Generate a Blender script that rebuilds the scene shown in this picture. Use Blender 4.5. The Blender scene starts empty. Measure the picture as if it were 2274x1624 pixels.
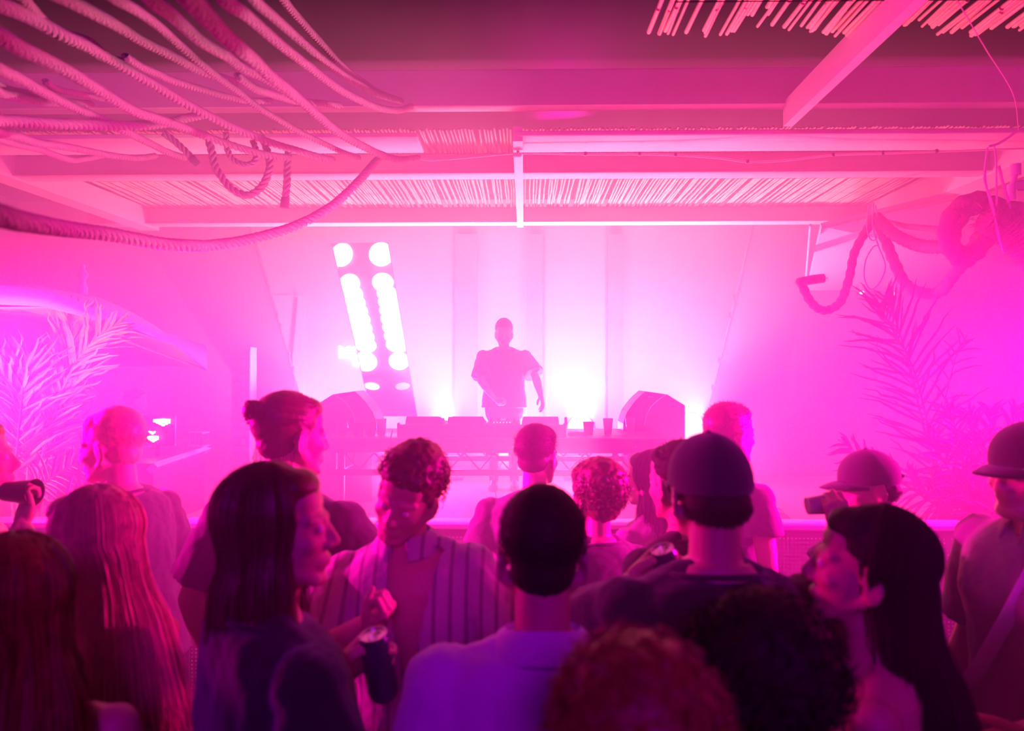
import bpy, math, random
import numpy as np
from mathutils import Vector, Matrix, noise, Euler
C = bpy.context.scene.collection
PI = math.pi
R = math.radians
random.seed(7)
# ------------------------------------------------------------------ camera
SC = bpy.context.scene
CAM = Vector((0, 0, 1.92)); F = 1600.0; W2, H2 = 1137.0, 812.0
cd = bpy.data.cameras.new('camera'); cam = bpy.data.objects.new('camera', cd); C.objects.link(cam)
cd.sensor_width = 36; cd.lens = F / 2274 * 36
cam.location = CAM
cam.rotation_euler = Euler((R(90.82), 0, R(1.0)), 'XYZ')
cd.dof.use_dof = True; cd.dof.focus_distance = 5.2; cd.dof.aperture_fstop = 2.1
cd.clip_start = 0.05
SC.camera = cam
CR = cam.rotation_euler.to_matrix()
def at(px, py, Y):
    "world point seen at photo pixel (px, py) at distance Y in front of the camera plane"
    d = CR @ Vector(((px - W2) / F, -(py - H2) / F, -1.0))
    return CAM + d * (Y / d.y)
# ------------------------------------------------------------------ exposure, world
SC.view_settings.view_transform = 'Standard'; SC.view_settings.look = 'None'
SC.view_settings.gamma = 1; SC.view_settings.use_curve_mapping = False
SC.view_settings.exposure = 0.0
SC.cycles.use_denoising = True
SC.cycles.use_adaptive_sampling = True; SC.cycles.adaptive_threshold = .02
SC.cycles.max_bounces = 5; SC.cycles.diffuse_bounces = 2; SC.cycles.glossy_bounces = 2
SC.cycles.transmission_bounces = 5; SC.cycles.transparent_max_bounces = 6; SC.cycles.volume_bounces = 1
SC.cycles.sample_clamp_indirect = 4.0
SC.cycles.caustics_reflective = False; SC.cycles.caustics_refractive = False
wd = bpy.data.worlds.new('night'); SC.world = wd; wd.use_nodes = True
wb = wd.node_tree.nodes['Background']; wb.inputs[0].default_value = (.35, 0, .25, 1); wb.inputs[1].default_value = 0.012
# ------------------------------------------------------------------ lights
def area(name, loc, target, size, power, col, size_y=None, spread=180):
    l = bpy.data.lights.new(name, 'AREA'); l.energy = power; l.color = col; l.shape = 'DISK' if size_y is None else 'RECTANGLE'
    l.size = size
    if size_y: l.size_y = size_y
    l.spread = R(spread)
    o = bpy.data.objects.new(name, l); C.objects.link(o); o.location = loc
    o.rotation_euler = (Vector(target) - Vector(loc)).to_track_quat('-Z', 'Y').to_euler()
    return o
def spot(name, loc, target, ang, power, col, r=.08, blend=.5):
    l = bpy.data.lights.new(name, 'SPOT'); l.energy = power; l.color = col; l.spot_size = R(ang); l.spot_blend = blend; l.shadow_soft_size = r
    o = bpy.data.objects.new(name, l); C.objects.link(o); o.location = loc
    o.rotation_euler = (Vector(target) - Vector(loc)).to_track_quat('-Z', 'Y').to_euler()
    return o
MAG = (1, 0.0, .40); PINK = (1, .08, .22); HOT = (1, .01, .14); WHT = (1, .42, .47)
FLOODS = [(-.92, 8.5, 1.30), (.66, 8.5, 1.30), (1.95, 8.5, 1.32), (-2.55, 8.5, 1.32)]
for i, p in enumerate(FLOODS):
    area('stage_flood_light', (p[0], p[1] - .13, p[2]), (p[0] * .8, 0, 2.5), .30, (260, 280, 260, 150)[i], HOT)
    area('stage_flood_glow', (p[0], p[1] - .14, p[2] + .1), (p[0], p[1] - .7, 4), .30, (100, 122, 96, 44)[i], WHT, spread=120)
area('crowd_wash_light', (-4.9, 3.4, 1.6), (-.4, 3.0, 1.5), .5, 80, MAG, spread=70)
area('crowd_wash_light', (4.9, 3.8, 1.7), (.6, 3.0, 1.5), .5, 50, MAG, spread=80)
area('roof_wash_light', (-1.2, 6.6, .95), (-.6, 4.6, 3.5), .4, 90, PINK)
area('roof_wash_light', (1.8, 6.6, .95), (.8, 4.6, 3.5), .4, 90, PINK)
for x in (-2.4, -.3, 1.6):
    area('added_backdrop_light', (x, 9.0, .95), (x, 10.3, 2.6), .5, 105, WHT, spread=130)  # unseen uplights added to whiten the back wall and its haze
area('roof_up_light', (0, 8.1, .9), (0, 7.0, 3.5), .5, 130, WHT, spread=120)
area('added_side_light', (-3.5, 3.1, 2.2), (1.5, 3.3, 1.2), .4, 185, MAG, spread=55)  # unseen lamp added off frame to fill the crowd haze with magenta
area('added_side_light', (3.6, 3.1, 2.2), (-1.5, 3.3, 1.2), .4, 165, MAG, spread=55)  # its added counterpart on the right, for the same magenta haze
area('room_fill_light', (.3, -3.6, 3.6), (0, 1.8, 1.2), 1.2, 110, (.6, 0, 1))
spot('added_rope_light', (.5, 3.75, .95), (-1.7, 2.8, 3.3), 66, 700, (1, .26, .50), .05)  # spot added out of sight behind the barrier to brighten the ropes
area('added_haze_light', (.3, 5.5, 3.9), (.2, 5.0, 5), .4, 26, (1, 0, .45))  # lamp added above the pergola to make the upper haze glow
spot('warm_spot_light', (-5.0, 2.4, .9), (-2.9, 4.2, 2.1), 38, 110, (1, .42, .12))
spot('added_palm_warm', (-4.0, 3.75, .5), (-2.9, 4.3, 1.9), 50, 110, (1, .58, .18))  # warm spot added close by to lift the fronds out of the haze
spot('added_parasol_light', (-3.0, 3.0, 1.35), (-2.55, 4.4, 2.35), 40, 110, (1, .72, .15))  # added out of frame to brighten the parasol's front edge
spot('added_palm_pink', (-1.6, 3.75, .5), (-3.0, 4.3, 1.9), 62, 60, (1, .16, .36))  # extra pink spot added to brighten the palm leaves
# ------------------------------------------------------------------ materials
def nmat(name, col, rough=.6, metal=0, spec=.5, noise_scale=0, noise_amt=.3, bump=0, bump_scale=60, emit=None, estr=0, trans=0, stretch=None, sheen=0):
    m = bpy.data.materials.new(name); m.use_nodes = True; nt = m.node_tree; b = nt.nodes['Principled BSDF']
    b.inputs['Base Color'].default_value = (*col, 1); b.inputs['Roughness'].default_value = rough
    b.inputs['Metallic'].default_value = metal; b.inputs['Specular IOR Level'].default_value = spec
    if trans: b.inputs['Transmission Weight'].default_value = trans
    if sheen: b.inputs['Sheen Weight'].default_value = sheen
    if emit: b.inputs['Emission Color'].default_value = (*emit, 1); b.inputs['Emission Strength'].default_value = estr
    if noise_scale or bump:
        tc = nt.nodes.new('ShaderNodeTexCoord'); mp = nt.nodes.new('ShaderNodeMapping')
        nt.links.new(tc.outputs['Object'], mp.inputs[0])
        if stretch: mp.inputs['Scale'].default_value = stretch
    if noise_scale:
        n = nt.nodes.new('ShaderNodeTexNoise'); n.inputs['Scale'].default_value = noise_scale; n.inputs['Detail'].default_value = 4
        nt.links.new(mp.outputs[0], n.inputs[0])
        r = nt.nodes.new('ShaderNodeMix'); r.data_type = 'RGBA'
        r.inputs[6].default_value = (*[c * (1 - noise_amt) for c in col], 1); r.inputs[7].default_value = (*[min(1, c * (1 + noise_amt)) for c in col], 1)
        nt.links.new(n.outputs[0], r.inputs[0]); nt.links.new(r.outputs[2], b.inputs['Base Color'])
    if bump:
        n2 = nt.nodes.new('ShaderNodeTexNoise'); n2.inputs['Scale'].default_value = bump_scale; n2.inputs['Detail'].default_value = 3
        nt.links.new(mp.outputs[0], n2.inputs[0]); bp = nt.nodes.new('ShaderNodeBump'); bp.inputs['Strength'].default_value = bump; bp.inputs['Distance'].default_value = .01
        nt.links.new(n2.outputs[0], bp.inputs['Height']); nt.links.new(bp.outputs[0], b.inputs['Normal'])
    return m
M = dict(
    floor=nmat('dark concrete', (.06, .055, .05), .7, noise_scale=3, bump=.3),
    deck=nmat('stage decking', (.35, .32, .3), .6, noise_scale=5, stretch=(1, 6, 1)),
    white=nmat('white painted timber', (.75, .72, .7), .5, noise_scale=6, noise_amt=.12, bump=.2, stretch=(1, 8, 8)),
    beamside=nmat('painted beam', (.5, .47, .45), .55, noise_scale=6, noise_amt=.15),
    cane=nmat('dry cane', (.72, .58, .40), .5, noise_scale=14, noise_amt=.3, bump=.2),
    rope=nmat('manila rope', (.25, .225, .21), .8, noise_scale=90, noise_amt=.3, bump=.5, bump_scale=260),
    fuzzy=nmat('hairy coir rope', (.45, .33, .22), .9, noise_scale=60, bump=1, bump_scale=150),
    string=nmat('pale cord', (.75, .68, .6), .7),
    barrier=nmat('barrier steel', (.30, .28, .30), .42, metal=.6, noise_scale=5, noise_amt=.15),
    barrier_cap=nmat('barrier cap', (.6, .58, .58), .4, metal=.4),
    blackpl=nmat('black plastic', (.025, .025, .028), .35),
    blackmt=nmat('black coated metal', (.05, .05, .055), .4, metal=.3, noise_scale=9),
    truss=nmat('truss paint', (.09, .08, .09), .4, metal=.4),
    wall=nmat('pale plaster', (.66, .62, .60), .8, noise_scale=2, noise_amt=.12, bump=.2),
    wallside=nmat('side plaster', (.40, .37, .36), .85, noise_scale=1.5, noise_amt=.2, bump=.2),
    panel=nmat('mirror panel', (.55, .5, .52), .18, metal=.75),
    canvas=nmat('parasol canvas', (.8, .76, .68), .8, noise_scale=8, noise_amt=.1, bump=.2),
    brick=nmat('painted brick', (.55, .5, .48), .8, noise_scale=9, bump=.4),
    glass=nmat('clear glass', (.95, .95, .95), .03, trans=1),
    plastic=nmat('clear cup plastic', (.85, .85, .82), .15, trans=.6),
    beer=nmat('pale drink', (.95, .75, .4), .2, trans=.5),
    leaf=nmat('palm leaf', (.16, .20, .07), .45, noise_scale=12, noise_amt=.4),
    leafpale=nmat('pale palm leaf', (.50, .42, .20), .5, noise_scale=12, noise_amt=.35),  # paler leaf tone for most fronds of the left palm
    lampwhite=nmat('lamp lens', (1, 1, 1), .4, emit=(1, .93, 1), estr=2.2),
    lensdim=nmat('dim lamp lens', (.8, .8, .8), .3, emit=(1, .85, .98), estr=.9),
    jug=nmat('milky jug plastic', (.75, .72, .7), .3, trans=.2),
    can=nmat('printed can', (.04, .02, .12), .3, metal=.6, noise_scale=20, noise_amt=.7),
    alu=nmat('brushed can lid', (.7, .7, .72), .25, metal=.95),
    skin=nmat('skin', (.50, .30, .22), .5, noise_scale=25, noise_amt=.08, bump=.12, bump_scale=180),
    skin2=nmat('deep skin', (.26, .14, .095), .48, noise_scale=25, noise_amt=.1, bump=.12, bump_scale=180),
    black=nmat('black cotton', (.022, .02, .022), .9, bump=.4, bump_scale=300, sheen=.3),
    char=nmat('charcoal cotton', (.06, .055, .06), .9, bump=.4, bump_scale=300, sheen=.3),
    denim=nmat('dark denim', (.03, .035, .06), .9, bump=.4, bump_scale=400),
    grey=nmat('grey cotton', (.22, .2, .22), .9, bump=.4, bump_scale=300, sheen=.3),
    lavender=nmat('pale lavender shirt cloth', (.62, .56, .75), .85, bump=.3, bump_scale=300, sheen=.3),
    purple=nmat('mauve hoodie cloth', (.55, .42, .75), .9, bump=.4, bump_scale=200, sheen=.3),
    pinkcloth=nmat('pale skirt cloth', (.6, .5, .55), .85, bump=.3),
    hairdk=nmat('dark brown hair', (.022, .014, .01), .72, spec=.3, noise_scale=40, noise_amt=.5),
    hairbr=nmat('brown hair', (.11, .055, .025), .5, noise_scale=40, noise_amt=.5),
    hairred=nmat('auburn hair', (.20, .06, .025), .5, noise_scale=40, noise_amt=.5),
    hairbl=nmat('blond hair', (.66, .48, .26), .5, noise_scale=40, noise_amt=.4),
    lace=nmat('shoe rubber', (.6, .6, .6), .6),
    tattoo=nmat('tattoo ink', (.02, .02, .03), .6),
    screenm=nmat('lit slats', (1, 1, 1), .5, emit=(1, .95, .85), estr=3),
    neon=nmat('neon tube', (1, 1, 1), .4, emit=(1, .9, .98), estr=5),
    bulb=nmat('small bulb', (1, 1, 1), .4, emit=(1, .9, .6), estr=12),
    led=nmat('status light', (1, 1, 1), .4, emit=(1, .8, 1), estr=8),
    eyewhite=nmat('eye white', (.7, .68, .66), .2),
)
def stripes():
    m = nmat('striped shirt cloth', (.42, .33, .40), .85, bump=.3, bump_scale=300, sheen=.3); nt = m.node_tree; b = nt.nodes['Principled BSDF']
    tc = nt.nodes.new('ShaderNodeTexCoord'); w = nt.nodes.new('ShaderNodeTexWave'); w.wave_type = 'BANDS'; w.bands_direction = 'X'; w.inputs['Scale'].default_value = 7.5; w.inputs['Distortion'].default_value = .25
    r = nt.nodes.new('ShaderNodeValToRGB'); r.color_ramp.elements[0].position = .10; r.color_ramp.elements[0].color = (.22, .16, .21, 1); r.color_ramp.elements[1].position = .2; r.color_ramp.elements[1].color = (.46, .36, .44, 1)
    nt.links.new(tc.outputs['Object'], w.inputs[0]); nt.links.new(w.outputs['Fac'], r.inputs[0]); nt.links.new(r.outputs[0], b.inputs['Base Color']); return m
M['stripe'] = stripes()
# ------------------------------------------------------------------ mesh builder
class MB:
    def __init__(s): s.v = []; s.f = []
    def add(s, vs, fs):
        n = len(s.v); s.v.extend([tuple(v) for v in vs]); s.f.extend([tuple(i + n for i in f) for f in fs]); return s
    def box(s, c, d, mat=None, taper=1.0):
        x, y, z = d[0] / 2, d[1] / 2, d[2] / 2; vs = []
        for k, t in ((-1, 1), (1, taper)):
            for sx, sy in ((-1, -1), (1, -1), (1, 1), (-1, 1)): vs.append(Vector((sx * x * t, sy * y * t, k * z)))
        if mat is not None: vs = [mat @ v for v in vs]
        c = Vector(c)
        return s.add([v + c for v in vs], [(3, 2, 1, 0), (4, 5, 6, 7), (0, 1, 5, 4), (1, 2, 6, 5), (2, 3, 7, 6), (3, 0, 4, 7)])
    def rbox(s, c, d, r=.01):
        "box with chamfered edges"
        x, y, z = d[0] / 2, d[1] / 2, d[2] / 2; rings = []
        for zz, q in ((-z, r), (-z + r, 0), (z - r, 0), (z, r)):
            ring = []
            for sx, sy in ((1, 1), (-1, 1), (-1, -1), (1, -1)):
                a = Vector((sx * (x - q), sy * (y - q - r), zz)); b = Vector((sx * (x - q - r), sy * (y - q), zz))
                ring += ([a, b] if sx * sy > 0 else [b, a])
            rings.append([p + Vector(c) for p in ring])
        return s.loft(rings)
    def loft(s, rings, caps=True, closed=True):
        n = len(rings[0]); base = len(s.v)
        for r in rings: s.v.extend([tuple(p) for p in r])
        for i in range(len(rings) - 1):
            for j in range(n if closed else n - 1):
                a = base + i * n + j; b = base + i * n + (j + 1) % n
                s.f.append((a, b, b + n, a + n))
        if caps and closed:
            s.f.append(tuple(base + j for j in reversed(range(n)))); e = base + (len(rings) - 1) * n; s.f.append(tuple(e + j for j in range(n)))
        return s
    def tube(s, path, rad, sides=8, caps=True, flat=1.0):
        path = [Vector(p) for p in path]; n = len(path)
        if not hasattr(rad, '__len__'): rad = [rad] * n
        rings = []; up = None
        for i, p in enumerate(path):
            t = (path[min(i + 1, n - 1)] - path[max(i - 1, 0)])
            t = t.normalized() if t.length > 1e-9 else Vector((0, 0, 1))
            if up is None: up = t.orthogonal().normalized()
            else:
                up = up - t * up.dot(t)
                up = up.normalized() if up.length > 1e-6 else t.orthogonal().normalized()
            w = t.cross(up)
            rings.append([p + (up * math.cos(2 * PI * k / sides) * flat + w * math.sin(2 * PI * k / sides)) * rad[i] for k in range(sides)])
        return s.loft(rings, caps)
    def cyl(s, a, b, r, r2=None, sides=12): return s.tube([a, b], [r, r if r2 is None else r2], sides)
    def ell(s, c, r, m=None, u=16, v=10):
        c = Vector(c); vs = [Vector((0, 0, -1))]
        for i in range(1, v):
            ph = -PI / 2 + PI * i / v
            for j in range(u): th = 2 * PI * j / u; vs.append(Vector((math.cos(ph) * math.cos(th), math.cos(ph) * math.sin(th), math.sin(ph))))
        vs.append(Vector((0, 0, 1)))
        vs = [Vector((p.x * r[0], p.y * r[1], p.z * r[2])) for p in vs]
        if m is not None: vs = [m @ p for p in vs]
        fs = [(0, 1 + (j + 1) % u, 1 + j) for j in range(u)]
        for i in range(v - 2):
            for j in range(u): a = 1 + i * u + j; b = 1 + i * u + (j + 1) % u; fs.append((a, b, b + u, a + u))
        t = len(vs) - 1; b0 = 1 + (v - 2) * u
        fs += [(b0 + j, b0 + (j + 1) % u, t) for j in range(u)]
        return s.add([p + c for p in vs], fs)
    def cap(s, a, b, r1, r2=None, sides=12):
        "capsule with round ends and taper"
        a = Vector(a); b = Vector(b); r2 = r1 if r2 is None else r2; d = (b - a); L = d.length; d = d / max(L, 1e-6)
        pts = []; rr = []
        for k in range(4): t = PI / 2 * k / 4; pts.append(a - d * r1 * math.cos(t)); rr.append(max(r1 * math.sin(t), 1e-4))
        for k in range(5): pts.append(a + (b - a) * k / 4); rr.append(r1 + (r2 - r1) * k / 4)
        for k in range(1, 5): t = PI / 2 * k / 4; pts.append(b + d * r2 * math.sin(t)); rr.append(max(r2 * math.cos(t), 1e-4))
        return s.tube(pts, rr, sides)
    def lathe(s, prof, c=(0, 0, 0), sides=24, caps=False, m=None):
        c = Vector(c); rings = []
        for r, z in prof:
            ring = [Vector((r * math.cos(2 * PI * k / sides), r * math.sin(2 * PI * k / sides), z)) for k in range(sides)]
            if m is not None: ring = [m @ p for p in ring]
            rings.append([p + c for p in ring])
        return s.loft(rings, caps)
    def quad(s, a, b, c, d, th=0):
        a, b, c, d = map(Vector, (a, b, c, d))
        if not th: return s.add([a, b, c, d], [(0, 1, 2, 3)])
        n = (b - a).cross(d - a).normalized() * th
        return s.add([a, b, c, d, a + n, b + n, c + n, d + n], [(3, 2, 1, 0), (4, 5, 6, 7), (0, 1, 5, 4), (1, 2, 6, 5), (2, 3, 7, 6), (3, 0, 4, 7)])
    def mesh(s, name, off=(0, 0, 0)):
        me = bpy.data.meshes.new(name); o = Vector(off)
        me.from_pydata([tuple(Vector(v) - o) for v in s.v], [], s.f); me.validate(); me.update(); return me
    def build(s, name, mat, parent=None, smooth=True, kind=None, label=None):
        off = parent['_o'] if parent is not None and '_o' in parent.keys() else (0, 0, 0)
        me = s.mesh(name, off); ob = bpy.data.objects.new(name, me); C.objects.link(ob)
        me.materials.append(mat)
        if smooth:
            me.shade_smooth()
            me.set_sharp_from_angle(angle=R(42))
        if parent is not None: ob.parent = parent; ob['_o'] = [off[0], off[1], off[2]]
        if kind: ob['kind'] = kind
        if label: ob['label'] = label
        return ob
def thing(name, label, cat, loc=(0, 0, 0), group=None, kind=None):
    o = bpy.data.objects.new(name, None); C.objects.link(o); o.location = loc; o.empty_display_size = .1
    o['_o'] = [loc[0], loc[1], loc[2]]; o['label'] = label; o['category'] = cat
    if group: o['group'] = group
    if kind: o['kind'] = kind
    return o
def tag(o, label, cat, group=None):
    o['label'] = label; o['category'] = cat
    if group: o['group'] = group
    return o
def struct(name, mb, mat, **k): o = mb.build(name, mat, **k); o['kind'] = 'structure'; return o
def spline(pts, n=60):
    "Catmull-Rom through points (Vectors, any dimension as lists)"
    P = [np.array(p, float) for p in pts]; P = [2 * P[0] - P[1]] + P + [2 * P[-1] - P[-2]]; out = []; m = len(P) - 3
    for i in range(n):
        t = i / (n - 1) * m; k = min(int(t), m - 1); u = t - k; a, b, c, d = P[k:k + 4]
        out.append(.5 * ((2 * b) + (c - a) * u + (2 * a - 5 * b + 4 * c - d) * u * u + (3 * b - a - 3 * c + d) * u ** 3))
    return out
def copy_part(src, parent, loc=None, rot=None, scale=None):
    c = src.copy(); C.objects.link(c); c.parent = parent
    if loc is not None: c.location = loc
    if rot is not None: c.rotation_euler = rot
    if scale is not None: c.scale = scale
    return c
# ------------------------------------------------------------------ haze
hz = MB().loft([[(x, y, z) for y, z in ((1.15, .05), (10.45, .05), (10.45, 4.6), (4.5, 4.6), (4.2, 4.3), (3.0, 3.25), (1.15, 2.4))] for x in (-7.4, 7.4)]).build('haze', bpy.data.materials.new('stage haze'), smooth=False)
hm = hz.data.materials[0]; hm.use_nodes = True; nt = hm.node_tree; nt.nodes.clear()
out = nt.nodes.new('ShaderNodeOutputMaterial'); vs = nt.nodes.new('ShaderNodeVolumeScatter')
vs.inputs['Color'].default_value = (1, 1, 1, 1); vs.inputs['Density'].default_value = .11; vs.inputs['Anisotropy'].default_value = .08
nt.links.new(vs.outputs[0], out.inputs['Volume'])
hz['kind'] = 'stuff'; tag(hz, 'pink lit smoke haze filling the air over stage and crowd', 'haze')
# ================================================================== setting
struct('floor', MB().box((0, 5, -.05), (20, 18, .1)), M['floor'], smooth=False)
struct('wall_back', MB().box((0, 10.6, 2.2), (20, .2, 4.6)), M['wall'], smooth=False)
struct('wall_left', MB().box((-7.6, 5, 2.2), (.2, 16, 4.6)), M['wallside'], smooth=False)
struct('wall_right', MB().box((7.6, 5, 2.2), (.2, 16, 4.6)), M['wall'], smooth=False)
# ---- stage
st = thing('stage', 'raised stage deck under the truss table behind the barrier', 'stage', (0, 7.6, 0))
MB().box((.62, 7.32, .66), (7.16, 3.05, .08)).build('deck', M['deck'], st, smooth=False)
MB().box((.62, 5.84, .31), (7.16, .06, .62)).build('fascia', M['blackmt'], st, smooth=False)
for x in (-2.8, -.7, 1.3, 3.9):
    for y in (6.1, 8.7): MB().cyl((x, y, 0), (x, y, .62), .03).build('leg', M['truss'], st)
# ---- pergola over the stage
ZB = 3.52
pg = thing('pergola', 'white timber pergola with cane roof above the stage', 'pergola', (0, 5.0, 0))
def beam(x0, x1, y, z, w, h, mat='beamside', name='beam'):
    return MB().rbox(((x0 + x1) / 2, y + w / 2, z + h / 2), (x1 - x0, w, h), .006).build(name, M[mat], pg)
beam(-6.2, 6.2, 4.62, ZB + .14, .10, .24)                      # upper cross beam face
beam(-6.2, -.72, 4.80, ZB, .34, .035, 'white', 'soffit_board')
beam(-.07, 4.35, 4.78, ZB, .36, .035, 'white', 'soffit_board')
beam(-4.6, 4.0, 5.66, ZB, .12, .16)
beam(-4.6, 4.0, 7.48, ZB, .10, .16)
beam(-4.6, 4.0, 7.44, ZB - .012, .16, .012, 'white', 'batten')  # thin paler strip stands in for the beam's lit underside
beam(-4.6, 4.0, 5.63, ZB - .012, .17, .012, 'white', 'batten')  # same paler strip for the lit underside of the nearer beam
def joist(xa, ya, xb, yb, w, z, h, mat='white', name='joist'):
    a = Vector((xa, ya, z)); b = Vector((xb, yb, z)); n = Vector((0, 0, h)); s = Vector((w / 2, 0, 0))
    mb = MB(); mb.loft([[a - s, a + s, a + s + n, a - s + n], [b - s, b + s, b + s + n, b - s + n]]); return mb.build(name, M[mat], pg, smooth=False)
joist(-.045, 4.8, -.045, 7.6, .066, ZB - .03, .10)
joist(-4.25, 4.2, -4.05, 7.7, .20, ZB - .03, .20)
joist(3.85, 4.2, 3.68, 7.7, .30, ZB - .03, .20)
joist(1.70, .6, 1.70, 4.66, .06, ZB + .01, .16)
reed_meshes = []
for k in range(6):
    mb = MB(); n = 9; pts = []; rr = []
    for i in range(n + 1):
        pts.append((random.uniform(-.004, .004), i / n, random.uniform(-.003, .003))); rr.append(.0078)
    mb.tube(pts, rr, 6)
    for q in range(3):                       # nodes of the cane
        y = (q + random.uniform(.2, .8)) / 3; mb.tube([(0, y - .002, 0), (0, y, 0), (0, y + .002, 0)], [.008, .0096, .008], 6)
    me = mb.mesh('reed'); me.materials.append(M['cane']); me.shade_smooth(); reed_meshes.append(me)
def reed(parent, x, y0, y1, z, r=1.0, slant=0.0, tilt=0.0):
    o = bpy.data.objects.new('reed', random.choice(reed_meshes)); C.objects.link(o); o.parent = parent
    po = parent['_o']; o.location = (x - po[0], y0 - po[1], z - po[2]); o.scale = (r, y1 - y0, r); o.rotation_euler = (tilt, random.uniform(0, 6.28), 0)
    o.rotation_euler = Euler((tilt, 0, slant), 'XYZ'); return o
random.seed(3)
x = -3.95
while x < 3.6:
    reed(pg, x, 5.15, 7.7 + random.uniform(-.02, .05), ZB + .175 + random.uniform(-.006, .006), random.uniform(.95, 1.25), random.gauss(0, .006))
    x += random.choice((.024, .025, .026, .027, .028, .028, .034)) if random.random() > .03 else .05
# wires tying the reeds
for y in (6.45, 6.95): MB().tube([(-3.95, y, ZB + .163), (0, y, ZB + .16), (3.6, y, ZB + .163)], .002, 5).build('tie_wire', M['string'], pg)
# cane roof nearer the camera, at the upper right
cr = thing('cane_roof', 'near cane awning with ragged ends at upper right', 'awning', (2.5, 2.4, 3.7))
x = .70
while x < 5.4:
    y1 = 3.66 + .05 * math.sin(x * 9) + random.uniform(-.05, .04)
    if 1.08 < x < 1.2: y1 -= .14
    reed(cr, x, 1.2, y1, 3.68 + random.uniform(-.008, .008), random.uniform(1.0, 1.6), random.gauss(0, .016))
    x += random.choice((.019, .021, .024)) if random.random() > .12 else .05
for y in (3.35, 2.6): MB().tube([(.7, y, 3.665), (3, y, 3.66), (5.3, y, 3.665)], .0025, 5).build('tie_wire', M['blackpl'], cr)
MB().box((3, 1.5, 3.75), (4.8, .08, .1)).build('batten', M['beamside'], cr, smooth=False)
# cable clipped along the soffit
cb = thing('cable', 'white cable sagging along the pergola front beam', 'cable', (0, 5.1, 3.4))
pp = [at(px, py, 5.0) for px, py in ((928, 352), (960, 356), (1040, 350), (1150, 341), (1300, 343), (1420, 343), (1500, 345), (1600, 352), (1660, 360), (1740, 357), (1850, 345), (1960, 341), (2080, 337), (2180, 333), (2274, 330))]
MB().tube([Vector(p) for p in spline(pp, 90)], .007, 6).build('wire', M['string'], cb)
for i in (3, 4, 5, 6, 8, 10, 11, 12): MB().rbox(pp[i] + Vector((0, 0, .004)), (.02, .02, .028), .004).build('clip', M['blackpl'], cb)
MB().rbox(at(1149, 345, 5.0), (.06, .04, .03), .006).build('junction', M['white'], cb)
# ---- side canopy at the right, lower roof with reeds
sc = thing('side_canopy', 'low slanting board and cane canopy right of the stage', 'canopy', (4.6, 6.4, 2.9))
def P2(px, py, Y): return at(px, py, Y)
MB().quad(P2(1822, 496, 6.3), P2(1790, 640, 8.6), P2(2500, 640, 8.6), P2(2500, 330, 6.3), .03).build('roof_sheet', M['wall'], sc, smooth=False)
MB().quad(P2(1812, 546, 6.5), P2(1809, 562, 6.5), P2(2000, 498, 6.0), P2(1975, 494, 6.0), .02).build('board', M['white'], sc, smooth=False)
random.seed(12)
for i in range(46):
    t = i / 45; y = 6.32 + 2.1 * t
    a = P2(1824 - 30 * t, 505 + 128 * t, y - .05); b = P2(2480, 345 + 285 * t, y - .05)
    MB().tube([a, (a + b) / 2 + Vector((0, 0, random.uniform(-.01, .01))), b], random.uniform(.006, .010), 5).build('reed', M['cane'], sc)
MB().cyl(P2(1800, 500, 6.2), P2(1788, 640, 8.5), .012).build('edge_rail', M['white'], sc)
# downlights in the roof: small lit bulbs at the right
for i, (px, py) in enumerate(((1914, 650), (1986, 652))):
    t = thing('downlight', ('small warm bulb beside the tip of the right palm frond', 'tiny warm bulb above the right palm frond leaflets')[i], 'lamp', at(px, py, 8.2))
    MB().ell(at(px, py, 8.2), (.022, .022, .016)).build('bulb', M['bulb'], t)
    MB().cyl(at(px, py, 8.2) + Vector((0, 0, .015)), at(px, py, 8.2) + Vector((0, 0, .06)), .02).build('socket', M['white'], t)
    MB().cyl(at(px, py, 8.2) + Vector((0, 0, .06)), at(px, py, 8.2) + Vector((0, 0, 1.2)), .003, sides=5).build('wire', M['string'], t)
# ---- stage backdrop: slanted wings with shining edges
bd = thing('stage_wing', 'slanted pale wing panel at the left of the stage backdrop', 'panel', (-3.2, 9.0, 0), 'stage wing panels')
def wing(pts, par, Y):
    mb = MB(); q = [at(px, py, Y) for px, py in pts]
    mb.quad(q[0], q[1], q[2], q[3], .04); mb.build('sheet', M['wall'], par, smooth=False)
wing(((300, 500), (560, 500), (672, 900), (560, 900)), bd, 8.9)
MB().quad(at(560, 900, 8.9), at(672, 900, 8.9), at(720, 1160, 8.9), at(560, 1160, 8.9), .04).build('sheet', M['wall'], bd, smooth=False)
MB().tube([at(552, 500, 8.86), at(610, 692, 8.86), at(672, 900, 8.86)], .008, 6).build('edge_trim', M['alu'], bd)
random.seed(2)
for t in (.2, .35, .5, .56, .72, .8): MB().rbox(at(552 + 120 * t + 3, 500 + 400 * t, 8.84), (.03, .02, .07), .004).build('clamp', M['alu'], bd)
bd2 = thing('stage_wing', 'slanted pale wing panel at the right of the stage backdrop', 'panel', (3.2, 9.0, 0), 'stage wing panels')
mb = MB(); mb.quad(at(1672, 500, 8.9), at(1806, 500, 8.9), at(1740, 900, 8.9), at(1575, 900, 8.9), .04); mb.build('sheet', M['wall'], bd2, smooth=False)
MB().quad(at(1575, 900, 8.9), at(1740, 900, 8.9), at(1720, 1160, 8.9), at(1510, 1160, 8.9), .04).build('sheet', M['wall'], bd2, smooth=False)
MB().tube([at(1672, 500, 8.86), at(1636, 660, 8.86), at(1575, 900, 8.86)], .008, 6).build('edge_trim', M['alu'], bd2)
for t in (.4, .5, .75, .9): MB().rbox(at(1672 - 97 * t - 3, 500 + 400 * t, 8.84), (.03, .02, .07), .004).build('clamp', M['alu'], bd2)
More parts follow.
